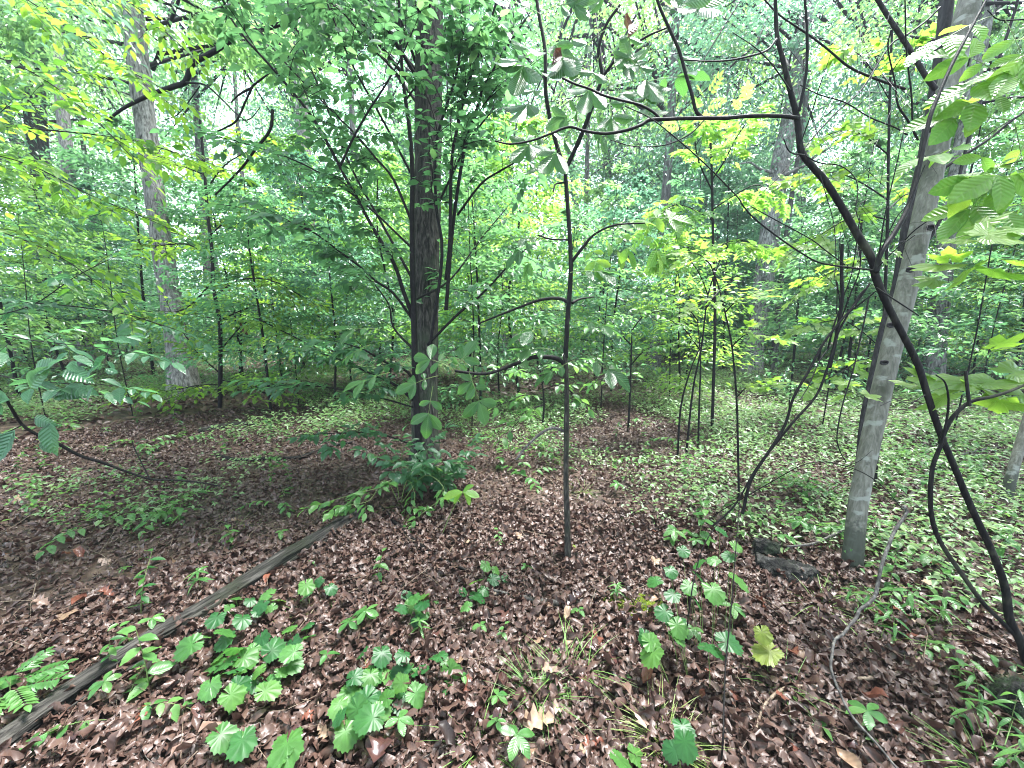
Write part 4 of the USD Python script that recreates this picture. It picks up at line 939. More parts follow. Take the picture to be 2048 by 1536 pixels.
b = G(440, 815); d = depth(b)
spray_tree('bright_sapling', 'slim sapling with yellow-green layered leaves right of the left grey oak', 'tree', np.vstack([[b], path_px([(441, 710), (439, 642), (427, 573), (424, 505), (415, 424), (408, 330), (400, 240)], d)]), d,
           [([(424, 563), (396, 596), (369, 618), (330, 628), (290, 636)], 5, 2, d, d - .6, 12), ([(437, 744), (415, 725), (396, 707), (369, 669), (352, 640)], 4, 2, d, d - .5, 10), ([(441, 700), (500, 640), (560, 660), (620, 690)], 4, 2, d, d - .6, 14),
            ([(430, 590), (480, 560), (540, 560), (600, 590)], 4, 2, d, d - .3, 14), ([(438, 640), (520, 610), (600, 620), (680, 650)], 4, 2, d, d + .6, 14), ([(420, 470), (470, 430), (530, 420)], 4, 2, d, d, 12), ([(425, 520), (380, 490), (330, 490), (270, 500)], 4, 2, d, d - .4, 12),
            ([(441, 770), (400, 770), (350, 780), (290, 790)], 3, 2, d, d - .5, 12), ([(441, 760), (490, 770), (540, 790)], 3, 2, d, d - .4, 10), ([(412, 380), (450, 330), (500, 300)], 4, 2, d, d, 10), ([(410, 350), (360, 330), (310, 310)], 4, 2, d, d, 10)],
           'ovate_mid', 'leaf_bright', 47, .12, tl=.62, w=(10, 6), droop=.25)
for px, py in ((475, 640), (486, 652)):
    v, f, u = leaf_mesh('curled', [P(px, py, d - .3)], [-UP + .2 * RGT], [TOCAM], [.16], RG)
    tag(obj('dead_leaf', (v, f), M['dry_leaf'], uv=u), 'shrivelled brown leaf hanging in the bright sapling, ' + ('left' if px < 480 else 'right') + ' of the pair', 'leaf')

# bent dead branch before the left oak
q = Plant('dead_branch', 'bent dark dead branch crossing in front of the left grey oak', 'branch', seed=51, wood='bark_wet')
q.wood_part('stem', path_px([(215, 240), (250, 215), (300, 190), (345, 174), (370, 164), (380, 140), (388, 125), (430, 102), (480, 70), (540, 55), (600, 30), (660, -20)], 4.4, 4.0), [px_r(6, 4.4), px_r(12, 4.4), px_r(13, 4.4), px_r(10, 4.4), px_r(8, 4.4)], 8, None, 5, .14)
for pts, w0 in (([(372, 165), (410, 170), (440, 195), (470, 225), (495, 245)], 5), ([(505, 172), (490, 205), (474, 240), (450, 256), (415, 271)], 6), ([(505, 175), (480, 188), (462, 205)], 6), ([(545, 220), (540, 260), (510, 300), (480, 340), (430, 390)], 8), ([(505, 172), (540, 145), (560, 130)], 5), ([(474, 240), (500, 238), (520, 215)], 3), ([(400, 172), (360, 225), (330, 240)], 3)):
    q.wood_part('twig', path_px(pts, 4.2, 4.1), [px_r(w0, 4.2), px_r(w0 * .5, 4.2)], 6)

# ------------------------------------------------------------------ saplings and leaves at the right
b = G(1772, 1000)
spray_tree('maple_sapling', 'thin maple sapling with bright lobed leaves behind the curving tree', 'tree', np.vstack([[P(1762, 900, 3.5) * [1, 1, 0]], path_px([(1764, 760), (1768, 640), (1775, 455), (1777, 307), (1780, 180), (1784, 60)], 3.5)]), 3.5,
           [([(1776, 400), (1730, 370), (1690, 350), (1650, 345), (1610, 350)], 4, 2, 3.5, 3.4, 9), ([(1776, 440), (1730, 430), (1690, 440), (1640, 470), (1590, 500)], 4, 2, 3.5, 3.3, 9), ([(1777, 310), (1740, 280), (1700, 260), (1660, 268)], 4, 2, 3.5, 3.4, 8),
            ([(1776, 420), (1810, 390), (1850, 380), (1900, 400)], 4, 2, 3.5, 3.8, 7), ([(1779, 200), (1750, 150), (1720, 110), (1690, 100)], 3, 2, 3.5, 3.4, 6), ([(1780, 150), (1800, 120), (1830, 90)], 3, 2, 3.5, 3.4, 4), ([(1772, 520), (1720, 520), (1670, 540), (1620, 570)], 3, 2, 3.5, 3.7, 7),
            ([(1766, 700), (1720, 660), (1680, 640), (1620, 650)], 3, 2, 3.5, 3.3, 7), ([(1766, 720), (1720, 720), (1690, 740), (1650, 760)], 3, 2, 3.5, 3.2, 6)],
           'maple', 'leaf_bright', 61, .125, tl=.26, nleaf=5, far='maple_mid', w=(9, 5), sub=0, flat=.45, droop=.5)
spray_tree('ash_sapling', 'sapling with bright feathery leaves left of the leaning right oak', 'tree', np.vstack([[P(1432, 760, 5.6) * [1, 1, 0]], path_px([(1430, 640), (1426, 480), (1424, 360), (1420, 260)], 5.6)]), 5.6,
           [([(1424, 380), (1400, 330), (1390, 280), (1400, 240)], 4, 2, 5.6, 5.3, 9), ([(1424, 360), (1450, 320), (1470, 280), (1490, 250)], 4, 2, 5.6, 5.4, 9), ([(1424, 420), (1470, 390), (1510, 370), (1540, 380)], 4, 2, 5.6, 5.5, 8), ([(1425, 440), (1390, 420), (1350, 410), (1320, 430)], 4, 2, 5.6, 5.3, 9), ([(1428, 520), (1390, 500), (1350, 510)], 4, 2, 5.6, 5.3, 8), ([(1428, 500), (1470, 480), (1520, 490)], 3, 2, 5.6, 5.8, 8)],
           'ash', 'leaf_far_bright', 63, .30, tl=.34, nleaf=5, far='ash', sub=0, w=(7, 5), droop=.4)
br = Plant('broadleaf_branch', 'branch with very large yellow-green leaves entering from the right edge', 'branch', 'maple', 'leaf_bright', 65, wood='twig_green', most=300)
for pts, d in (([(2120, 760), (2020, 772), (1940, 768), (1880, 776), (1800, 812), (1786, 815)], 1.75), ([(2120, 520), (2040, 500), (1960, 470), (1900, 480), (1872, 505)], 1.75), ([(2120, 640), (2060, 690), (1990, 700), (1940, 745)], 1.7)):
    br.wood_part('stem', path_px(pts, d), [.0045, .002], 6)
for px, py, an, sz, d in ((1870, 762, 170, .22, 1.8), (1895, 790, 250, .20, 1.75), (1830, 770, 160, .17, 1.9), (1935, 760, 200, .24, 1.75), (1960, 775, 330, .22, 1.7), (1975, 765, 20, .24, 1.7), (2030, 745, 20, .24, 1.7), (2000, 800, 300, .20, 1.7), (1850, 745, 130, .15, 1.85), (2040, 790, 10, .22, 1.7), (1995, 690, 80, .15, 1.75), (2015, 700, 0, .16, 1.75), (1700, 765, 190, .14, 2.1), (1690, 790, 230, .14, 2.1), (1735, 790, -10, .12, 2.0),
                          (1890, 530, 190, .22, 1.8), (1945, 535, 260, .20, 1.8), (1990, 540, 330, .22, 1.75), (1935, 480, 180, .18, 1.8), (1975, 470, 20, .24, 1.7), (2030, 460, 10, .26, 1.7), (1900, 515, 120, .16, 1.8), (1960, 450, 60, .16, 1.8), (2045, 520, 350, .22, 1.7), (1870, 560, 200, .14, 1.85)):
    a = math.radians(an); br.add_leaf(P(px, py, d), math.cos(a) * RGT + .35 * math.sin(a) * CUP - .5 * math.sin(a) * FWD, unit(UP + .35 * TOCAM + br.rng.normal(0, .2, 3)), sz)
br.finish()
hk = Plant('hickory_branch', 'branch with rows of pale green oval leaflets at the upper right corner', 'branch', 'obovate', 'leaf_bright', 67, wood='bark_wet', most=300)
HD = 1.9
for pts in ([(2120, 200), (2048, 226), (1990, 260), (1950, 290)], [(2120, 60), (2060, 40), (2000, 40), (1975, 20)], [(2120, 330), (2060, 320), (2010, 330)]):
    hk.wood_part('stem', path_px(pts, HD), [.006, .003], 6)
for px, py, an, sz in ((1955, 285, 190, .34), (1990, 262, 250, .34), (2020, 240, 150, .36), (2030, 250, 300, .34), (1990, 30, 200, .36), (2010, 40, 270, .36), (2040, 45, 330, .36), (2050, 120, 200, .36), (2060, 180, 180, .38), (2070, 330, 190, .36), (2020, 335, 230, .34), (2060, 270, 240, .36), (2080, 400, 190, .36), (2000, 150, 120, .3), (2070, 80, 230, .36)):
    a = math.radians(an); hk.compound(P(px, py, HD), math.cos(a) * RGT + .8 * math.sin(a) * CUP - .3 * FWD * hk.rng.uniform(-1, 1), unit(.6 * UP + .6 * TOCAM + hk.rng.normal(0, .25, 3)), sz, 'obovate', 5, M['leaf_bright'])
hk.finish()
for lab, sd, stems, d, brs, lf, mt, ll in (
    ('slender shoot with sparse leaves left of the dead stem bundle', 71, [[(1478, 1018), (1476, 898), (1473, 795), (1464, 693), (1450, 625), (1437, 573), (1421, 529)]], 3.2, [([(1450, 625), (1475, 600), (1500, 590)], 3, 1.5), ([(1440, 580), (1420, 600), (1395, 610)], 3, 1.5), ([(1464, 693), (1490, 670), (1520, 670)], 3, 1.5), ([(1421, 529), (1400, 510), (1380, 505)], 3, 1.5), ([(1473, 795), (1500, 770), (1540, 765)], 3, 1.5)], 'maple_mid', 'leaf_bright', .10),
    ('clump of thin bare-stemmed shoots in the gap right of the forked sapling', 72, [[(1372, 912), (1386, 778), (1403, 693), (1416, 590), (1440, 520)], [(1396, 901), (1399, 795), (1401, 720), (1395, 640)], [(1355, 915), (1362, 812), (1382, 737), (1398, 700)]], 4.0, [([(1410, 620), (1440, 580), (1470, 560)], 3, 1.5), ([(1400, 700), (1370, 660), (1340, 640)], 3, 1.5), ([(1416, 590), (1400, 550), (1380, 520)], 3, 1.5), ([(1395, 640), (1360, 600), (1330, 590)], 3, 1.5)], 'ovate_mid', 'leaf_herb', .085),
    ('thin straight dark shoot standing in the leaf litter right of the forked sapling', 73, [[(1256, 864), (1260, 790), (1262, 730), (1264, 660)]], 5.0, [([(1262, 730), (1290, 700), (1320, 690)], 3, 1.5), ([(1263, 690), (1230, 660), (1200, 655)], 3, 1.5), ([(1261, 760), (1230, 750), (1200, 760)], 3, 1.5), ([(1264, 660), (1290, 630), (1330, 620)], 3, 1.5)], 'ovate_mid', 'leaf_herb', .10),
    ('leafy low sapling with shining leaves just left of the forked sapling', 74, [[(1085, 860), (1088, 800), (1080, 740)]], 4.6, [([(1086, 800), (1050, 790), (1000, 810)], 3, 1.5), ([(1086, 810), (1060, 820), (1030, 850)], 3, 1.5), ([(1084, 780), (1120, 770), (1150, 790)], 3, 1.5), ([(1082, 760), (1040, 740), (1000, 740)], 3, 1.5), ([(1083, 770), (1110, 730), (1150, 720)], 3, 1.5)], 'ovate_mid', 'leaf_herb', .12)):
    q = Plant('shoot', lab, 'sapling', lf, mt, sd, leaf_far=lf, wood='twig_dark', most=200)
    for st in stems:
        g0 = G(*st[0]); q.wood_part('stem', np.vstack([[g0], path_px(st[1:], depth(g0))]), [px_r(6, d), px_r(3, d)], 6, None, 4, .1)
    for pts, w0, w1 in brs:
        q.branch(path_px(pts, d, d - .2), px_r(w0, d), px_r(w1, d), 4, tl=.26, nleaf=5, ll=ll, droop=.3)
    q.finish()

# ------------------------------------------------------------------ log, sticks, stumps, moss
def log_mesh(pts, wid, seed, sides=44, amp=.5, sink=.45, n=16):
    g = np.array([G(*p) for p in pts]); r = np.array([px_r(wd, depth(q)) for wd, q in zip(wid, g)])
    g[:, 2] += r * (1 - sink)
    s = smooth(g, n)
    rr = np.interp(np.linspace(0, 1, len(s)), np.linspace(0, 1, len(r)), r) * off_axis(s)
    return tube(s, rr, sides, amp, seed, (6.0, 2.2))


x = thing('fallen_log', 'weathered grey log lying from the lower left corner up toward the centre oak', 'log')
lv, lf = log_mesh([(-120, 1600), (60, 1462), (170, 1382), (300, 1296), (430, 1218), (560, 1136), (650, 1080), (716, 1036), (745, 1016)], [84, 66, 58, 50, 44, 40, 33, 24, 10], 4)
la = math.atan2(*(lv[-1] - lv[-2])[[1, 0]]); lo = G(300, 1296); cl, sl = math.cos(la), math.sin(la)
x.AddTranslateOp().Set(Gf.Vec3d(*lo)); x.AddRotateZOp().Set(math.degrees(la))


def in_log(v):
    w_ = np.asarray(v) - lo
    return np.stack([w_[:, 0] * cl + w_[:, 1] * sl, -w_[:, 0] * sl + w_[:, 1] * cl, w_[:, 2]], 1)


obj('trunk', (in_log(lv), lf), M['log'], x)
for k, pts in enumerate(([(40, 1462), (150, 1382), (280, 1296)], [(260, 1312), (360, 1246), (450, 1190)], [(450, 1192), (540, 1134), (640, 1072)], [(120, 1428), (220, 1360), (330, 1296)], [(340, 1262), (440, 1200), (520, 1150)])):
    g = np.array([G(a, b_, .062 - .008 * k) for a, b_ in pts]); tv, tf = tube(smooth(g, 6), [.002, .010, .002], 6, .5, k, (2, 30)); obj('splinter', (in_log(tv), tf), M['log'], x)


def stick(label, pts, wid, mat='twig_tan', lift=.012, name='fallen_stick', group=None, px=True):
    g = np.array([G(*p) for p in pts]) if px else np.array(pts, float)
    g[:, 2] += lift
    r = [px_r(w_, depth(g[0])) for w_ in wid]
    o = obj(name, tube(smooth(g, 4), r, 7, .14, int(abs(g[0, 0]) * 1000), (2, 14)), M[mat])
    tag(o, label, 'stick', group)


stick('curved pale stick lying on dead leaves right of the small vine clump', [(985, 1186), (1020, 1196), (1080, 1208), (1130, 1214), (1165, 1210), (1190, 1198), (1215, 1188)], [6, 11, 13, 11, 7], 'twig_grey', .02)
stick('thin straight pale stick left of the curved stick, meeting its end', [(866, 1226), (920, 1218), (960, 1206), (992, 1190)], [6, 8, 6])
stick('long pale bowed stick on the litter crossing the bent grey stick', [(1512, 1469), (1520, 1440), (1535, 1415), (1573, 1387), (1638, 1385), (1690, 1373), (1775, 1363), (1820, 1346), (1842, 1322)], [5, 7, 8, 9, 7], 'twig_tan', .03)
stick('pale stick on the litter right behind the curving tree', [(1815, 1010), (1850, 960), (1900, 925), (1960, 908), (2000, 902)], [6, 7, 6, 4], 'twig_grey', .05)
stick('dark branch lying on the litter left of the centre oak', [(434, 915), (480, 925), (540, 922), (600, 920), (660, 898), (710, 888)], [6, 9, 8, 5], 'bark_wet', .03)
stick('short mossy log piece in the litter before the left grey oak', [(400, 866), (440, 858), (480, 852), (520, 850)], [14, 16, 14, 9], 'log', .02)
stick('thin stick with lichen lying near the foot of the forked sapling, to its right', [(1158, 1150), (1166, 1100), (1186, 1080), (1194, 1066)], [4, 5, 3], 'twig_grey')
stick('straight pale stick running down to the bottom edge left of centre', [(700, 1470), (720, 1500), (742, 1545)], [9, 10, 11], 'twig_tan', .02)
stick('thin stick between the vine plants and the bottom edge at the left', [(408, 1530), (440, 1508), (478, 1484)], [4, 5, 4], 'twig_tan')
stick('grey lichened stick standing out of the litter right of the central grass', [(1216, 1330), (1230, 1360), (1234, 1395), (1234, 1425)], [6, 8, 8, 6], 'twig_grey', .02)
stick('dark fallen stick across the litter just above the curved stick', [(760, 1020), (830, 1090), (890, 1130), (935, 1150)], [8, 8, 6, 4], 'twig_dark', .03)
stick('thin pale twig leaning over the stump', [(1570, 1128), (1620, 1122), (1660, 1104), (1700, 1084)], [4, 5, 4], 'twig_grey', .12)
stick('thin dark stick on litter left of the stump', [(1255, 1060), (1300, 1062), (1350, 1066), (1400, 1078)], [5, 6, 4], 'twig_dark')

# short thin twigs strewn over the near litter
for k in range(64):
    px, py = RG.uniform(-20, 2060), 768 + 768 * RG.uniform(.28, 1.0) ** .9
    g = G(px, py); a = RG.uniform(0, np.pi); L = RG.uniform(.08, .3)
    dr = np.array([math.cos(a), math.sin(a), 0]); bend = np.array([-dr[1], dr[0], 0]) * RG.normal(0, .15) * L
    pts = [g - dr * L / 2, g + bend, g + dr * L / 2]
    pts = [np.array([q[0], q[1], ground_z(q[0], q[1]) + RG.uniform(.015, .04)]) for q in pts]
    o = obj('fallen_twig', tube(smooth(pts, 3), [RG.uniform(.0015, .0035), .001], 5, .1, k), M[('twig_tan', 'twig_grey', 'twig_dark')[k % 3]])
    tag(o, 'short thin dry twig lying loose ' + where(px, py), 'twig', 'loose twigs ' + where(px, py))


def lump(center, rad, seed, amp=.25, res=4, jag=0.0):
    import trimesh
    s = trimesh.creation.icosphere(res); v = np.array(s.vertices)
    n = fbm(v * 2.2 + seed, 4, seed) - .5
    r = 1 + amp * 2 * n
    v = v * r[:, None]
    if jag:
        top = v[:, 2] > .2
        v[top, 2] = .2 + (v[top, 2] - .2) * (.3 + jag * noise(v[top] * [5, 5, .1], seed))
    return v * np.asarray(rad) + np.asarray(center), np.array(s.faces)


def fuzz(rg, v, f, n, ll, kind='blade'):
    """Short moss fronds standing on a surface."""
    a, b_, c_ = v[f[:, 0]], v[f[:, 1]], v[f[:, 2]]
    nr = np.cross(b_ - a, c_ - a); ar = np.linalg.norm(nr, axis=1); nr = unit(nr)
    k = rg.choice(len(f), n, p=ar / ar.sum()); w1, w2 = rg.random((2, n)); sw = w1 + w2 > 1; w1[sw], w2[sw] = 1 - w1[sw], 1 - w2[sw]
    p = a[k] + w1[:, None] * (b_ - a)[k] + w2[:, None] * (c_ - a)[k]
    ok = nr[k][:, 2] > -.2
    d = nr[k] + rg.normal(0, .55, (n, 3)); return leaf_mesh('chip' if kind == 'chip' else kind, p[ok], d[ok], rg.normal(0, 1, (ok.sum(), 3)), ll * rg.uniform(.5, 1.3, ok.sum()), rg)


x = thing('stump', 'low black rotten stump with mossy top left of the mottled tree foot', 'stump')
for k, (pts, rr, am) in enumerate(([[(1520, 1150), (1560, 1160), (1600, 1172), (1640, 1176)], (.062, .072, .075, .066), .55], [[(1525, 1128), (1545, 1132), (1575, 1138)], (.05, .06, .045), .6])):
    g = np.array([G(*p_) for p_ in pts]); g[:, 2] += .035 + .03 * k; g[:, 1] += .05 + .05 * k
    mv, mf = tube(smooth(g, 8), rr, 26, am, 31 + k, (2.6, 9.0))
    mv = mv + (fbm(mv * 55, 3, k)[:, None] - .5) * .022
    obj('wood', (mv, mf), M['stump'], x, sm=25)
    v, f, u = fuzz(RG, mv, mf, 900 - 400 * k, .014); tag(obj('moss', (v, f), M['moss_dark'], x), kind='stuff')
x = thing('stump', 'dark mossy root stump cut by the right edge in the lower corner', 'stump')
q = G(2062, 1460); r = .085
mv, mf = lump(q + [.02, .05, .03], (r, r, r * 1.5), 11, .3, 4); obj('wood', (mv, mf), M['stump'], x, sm=40)
v, f, u = fuzz(RG, mv, mf, 2200, .03); tag(obj('moss', (v, f), M['moss_dark'], x), kind='stuff')
for (px, py, rw, rh, n, lab) in ((1285, 1222, .13, .08, 2600, 'yellow-green moss cushion behind the leafy vine stems'), (1640, 1348, .040, .03, 700, 'small bright moss tuft beside the bent grey stick'), (1230, 1205, .05, .04, 500, 'small moss tuft at the end of the curved pale stick')):
    x = thing('moss_cushion', lab, 'moss'); q = G(px, py)
    mv, mf = lump(q, (rw, rw * .7, rh * .55), int(px), .35, 3); obj('cushion', (mv, mf), M['moss_dark'], x)
    v, f, u = fuzz(RG, mv, mf, n, .018, 'chip'); tag(obj('fronds', (v, f), M['moss'], x), kind='stuff')

# ------------------------------------------------------------------ glossy vine plants (each leaf where it is seen)
def vine(label, base, leaves, seed, hgt=.10, ll=.075, stems=(), mats=None, mat='leaf_vine', kind='grape'):
    q = Plant('vine_plant', label, 'plant', kind, mat, seed, leaf_far=kind, wood='twig_tan')
    rg = q.rng; b0 = G(*base) if len(base) == 2 else np.array(base)
    for st in stems:
        q.wood_part('stem', st, [.004, .002], 6, 'twig_dark')
    for k, lf in enumerate(leaves):
        px, py = lf[:2]; s = lf[2] if len(lf) > 2 else 1.0
        hh = hgt * rg.uniform(.5, 1.4) if len(lf) < 4 else lf[3]
        p = G(px, py, hh)
        a = rg.uniform(-2.2, 2.2) - math.pi / 2 + (0.5 if px > base[0] else -.5) * .6
        d_ = np.array([math.cos(a), math.sin(a), -.35 + rg.normal(0, .2)]); n_ = UP + [rg.normal(0, .35), -.15 + rg.normal(0, .3), 0]
        size = ll * s * rg.uniform(.9, 1.15) * 1.25
        v, f, u = leaf_mesh(kind, [p], [d_], [n_], [size], rg)
        yel = (k * 7 + seed) % 9 == 0
        obj('leaf', (v, f), M['leaf_herb'] if yel and mats is None else M[mat], q.x, uv=u)
        gq = b0 + (p - b0) * .55; gq[2] = max(ground_z(gq[0], gq[1]) + .01, p[2] - .09)
        g0 = p - d_ * .0 - [0, 0, .004]
        foot = (p * .7 + b0 * .3); foot[2] = ground_z(foot[0], foot[1])
        obj('petiole', tube(smooth([foot, (foot + g0) / 2 + [0, 0, .02], g0], 3), [.0016, .0011], 4, cap=False), M['twig_green'], q.x)
    return q


V = [('glossy vine leaves lying across the weathered log', (490, 1240), [(434, 1234), (485, 1236), (451, 1277), (446, 1263), (524, 1209), (537, 1189), (551, 1199), (470, 1196, .9), (500, 1200, .8), (460, 1215, .8), (545, 1215, .7), (512, 1222, .7)]),
     ('glossy vine leaf just below the log, left of the main vine patch', (395, 1290), [(383, 1289, 1.2), (400, 1275, .8)]),
     ('biggest patch of glossy vine leaves below the log at the lower left', (500, 1335), [(522, 1275), (543, 1302, 1.1), (487, 1316, 1.1), (475, 1296), (428, 1332, 1.1), (491, 1337, 1.1), (420, 1369, 1.1), (461, 1390, 1.15), (475, 1371), (580, 1330, 1.1), (537, 1365), (530, 1382, 1.1), (510, 1363), (470, 1340), (455, 1325), (505, 1300, .9), (440, 1312, .9), (560, 1345, .7), (520, 1340, .8)]),
     ('upright vine leaves beside a thin dark stem above the main vine patch', (592, 1300), [(582, 1257, .9), (586, 1285), (588, 1304), (618, 1251, .8), (621, 1271, .7)]),
     ('pair of pale vine leaves just below the log near its upper end', (620, 1190), [(612, 1170), (660, 1175, .8), (640, 1162, .6), (615, 1190, .8)]),
     ('wide patch of glossy vine leaves left of the bottom centre', (770, 1400), [(707, 1355), (741, 1349), (705, 1382), (678, 1408), (733, 1398, 1.2), (713, 1429, 1.1), (746, 1346, 1.1), (804, 1339), (835, 1342), (739, 1394, 1.2), (773, 1397), (811, 1404, 1.1), (831, 1387), (698, 1383), (715, 1418, 1.2), (746, 1435, 1.2), (691, 1462, 1.2), (804, 1366, .9), (763, 1305), (807, 1308, .9), (725, 1305, .9), (770, 1350), (790, 1380, .8), (760, 1420, .9), (720, 1450, .8), (680, 1430, .8)]),
     ('three vine leaves in a row just right of the wide vine patch', (885, 1345), [(879, 1312), (900, 1339, 1.1), (893, 1325, .8)]),
     ('small vine clump on the litter left of the curved pale stick', (955, 1190), [(971, 1129), (954, 1161), (985, 1158), (951, 1192), (934, 1213, .8), (1012, 1154, .7), (965, 1180, .8), (925, 1180, .7), (990, 1140, .7)]),
     ('small vine clump between the two vine patches and the centre', (830, 1220), [(828, 1195), (845, 1206), (821, 1213), (841, 1223), (800, 1216, .8), (850, 1190, .7), (835, 1240, .7), (812, 1190, .8)]),
     ('two light vine leaves near the bottom left edge of the main patch', (465, 1500), [(441, 1469, 1.2), (485, 1479, 1.1)]),
     ('dark glossy vine leaf pair at the bottom left of centre', (570, 1520), [(574, 1486, 1.3), (567, 1513, 1.2)])]
for i, (lab, bs, lv) in enumerate(V):
    vine(lab, bs, lv, 100 + i)
s1 = np.vstack([[G(1440, 1545)], path_px([(1446, 1480), (1448, 1400), (1452, 1320), (1462, 1220), (1470, 1120), (1476, 1040), (1480, 1000)], 1.42, 1.95)])
s2 = np.vstack([[G(1372, 1290)], path_px([(1378, 1220), (1390, 1150), (1408, 1090), (1440, 1040)], 1.75, 1.9)])
vine('tall leafy vine climbing thin dark stems in the right centre foreground', (1450, 1400), [(1474, 1158, 1.1, .30), (1425, 1178, 1.2, .30), (1386, 1196, .9, .25), (1379, 1172, .9, .28), (1454, 1284, 1.2, .25), (1416, 1295, 1.1, .22), (1355, 1243, 1.1, .2), (1351, 1271, 1.0, .18), (1313, 1161, .9, .3), (1347, 1189, .9, .3), (1330, 1223, 1.0, .25), (1354, 1250, 1, .22), (1300, 1285, 1.2, .2), (1306, 1305, 1.1, .18), (1400, 1125, .8, .35), (1365, 1100, .8, .35), (1430, 1120, .7, .35), (1460, 1110, .8, .35), (1440, 1060, .8, .4), (1395, 1150, .8, .3), (1470, 1090, .7, .4), (1340, 1140, .8, .3), (1290, 1270, .8, .2)], 131, stems=(s1, s2))
vine('single yellowing vine leaf on a stalk right of the tall leafy vine', (1535, 1345), [(1539, 1302, 1.25, .14), (1524, 1264, .8, .2)], 132, mats=1, mat='yellow_leaf')
vine('vine leaves at the bottom edge in the grass right of centre', (1370, 1510), [(1369, 1483, 1.1), (1365, 1452), (1350, 1500, .9), (1240, 1520, 1.0), (1270, 1510, .8)], 133)

# ------------------------------------------------------------------ small plants on the forest floor: one of each kind, then copies
def herb_kind(name, fn, seed, wood='twig_green', leaf='ovate_mid', mat='leaf_herb'):
    k = class_prim(name); q = Plant(name, '', '', leaf, mat, seed, leaf_far=leaf, wood=wood, path=k, most=60)
    fn(q)
    A = q.L
    for a in A:
        v, f, u = leaf_mesh(leaf, [a[:3]], [a[3:6]], [a[6:9]], [a[9]], q.rng); obj('leaf', (v, f), M[mat], q.x, uv=u)
    return k


def k_whorl(n, hgt, ll, tiers=1):
    def fn(q):
        q.wood_part('stem', [[0, 0, -.02], [.005, .004, hgt * .5], [.0, .01, hgt]], [.0018, .0012], 4, None, 3)
        for tnum in range(tiers):
            z = hgt * (1 - .35 * tnum)
            for i in range(n):
                a = 2 * math.pi * (i + .35 * tnum) / n + q.rng.normal(0, .2)
                q.add_leaf(np.array([0, .01, z]), np.array([math.cos(a), math.sin(a), q.rng.uniform(-.3, .25)]), UP + q.rng.normal(0, .2, 3), ll * q.rng.uniform(.75, 1.15))
    return fn


def k_shoot(hgt, n, ll, lean=.2):
    def fn(q):
        pt = smooth([[0, 0, -.02], [lean * .3 * hgt, 0, hgt * .5], [lean * hgt, .01, hgt]], 4)
        obj('stem', tube(pt, [.0025, .001], 5), M[q.wood], q.x)
        for i in range(n):
            p = pt[min(2 + int((len(pt) - 3) * i / max(n - 1, 1)), len(pt) - 1)]; a = i * 2.4 + q.rng.normal(0, .3)
            q.add_leaf(p, np.array([math.cos(a), math.sin(a), .15 - q.rng.uniform(0, .5)]), UP + q.rng.normal(0, .25, 3), ll * q.rng.uniform(.7, 1.15))
    return fn


def k_arch(L, n, ll):
    def fn(q):
        for s in range(3):
            a = s * 2.1 + q.rng.normal(0, .3); d_ = np.array([math.cos(a), math.sin(a), 0])
            t = np.linspace(0, 1, 8)[:, None]; pt = d_ * L * t + UP * L * (.9 * t - .75 * t ** 2)
            obj('stem', tube(pt, [.002, .001], 4, cap=False), M[q.wood], q.x)
            sd = np.cross(d_, UP)
            for i in range(n):
                u = .3 + .7 * i / (n - 1); j = min(int(u * 7), 6); sg = 1 if i % 2 else -1
                q.add_leaf(pt[j] + (pt[j + 1] - pt[j]) * (u * 7 - j), d_ * (.55 if i < n - 1 else 1) + sd * sg * (.8 if i < n - 1 else 0) - UP * .25, UP + q.rng.normal(0, .2, 3), ll * q.rng.uniform(.8, 1.15))
    return fn


HK = {
    'three_leaf': herb_kind('three_leaf_kind', k_whorl(3, .07, .055), 1),
    'five_leaf': herb_kind('five_leaf_kind', k_whorl(5, .11, .075), 2, leaf='obovate'),
    'whorl': herb_kind('whorl_kind', k_whorl(6, .14, .07, 2), 3, leaf='lance'),
    'leafy': herb_kind('leafy_shoot_kind', k_shoot(.24, 9, .075), 4, leaf='ovate'),
    'oval': herb_kind('oval_leaf_kind', k_shoot(.28, 12, .06, .35), 5, leaf='oval', mat='leaf_vine'),
    'lance': herb_kind('lance_leaf_kind', k_shoot(.30, 13, .13, .45), 6, leaf='lance'),
    'arch': herb_kind('arching_kind', k_arch(.34, 8, .075), 7, leaf='ovate'),
    'tiny': herb_kind('tiny_kind', k_whorl(4, .03, .03), 8, leaf='oval'),
}


def herb(kind, px, py, label, cat, sc=1.0, group=None, name=None):
    q = G(px, py); q[2] -= .005
    return stand(HK[kind], name or 'seedling', label, cat, q, RG.uniform(0, 360), sc, group)


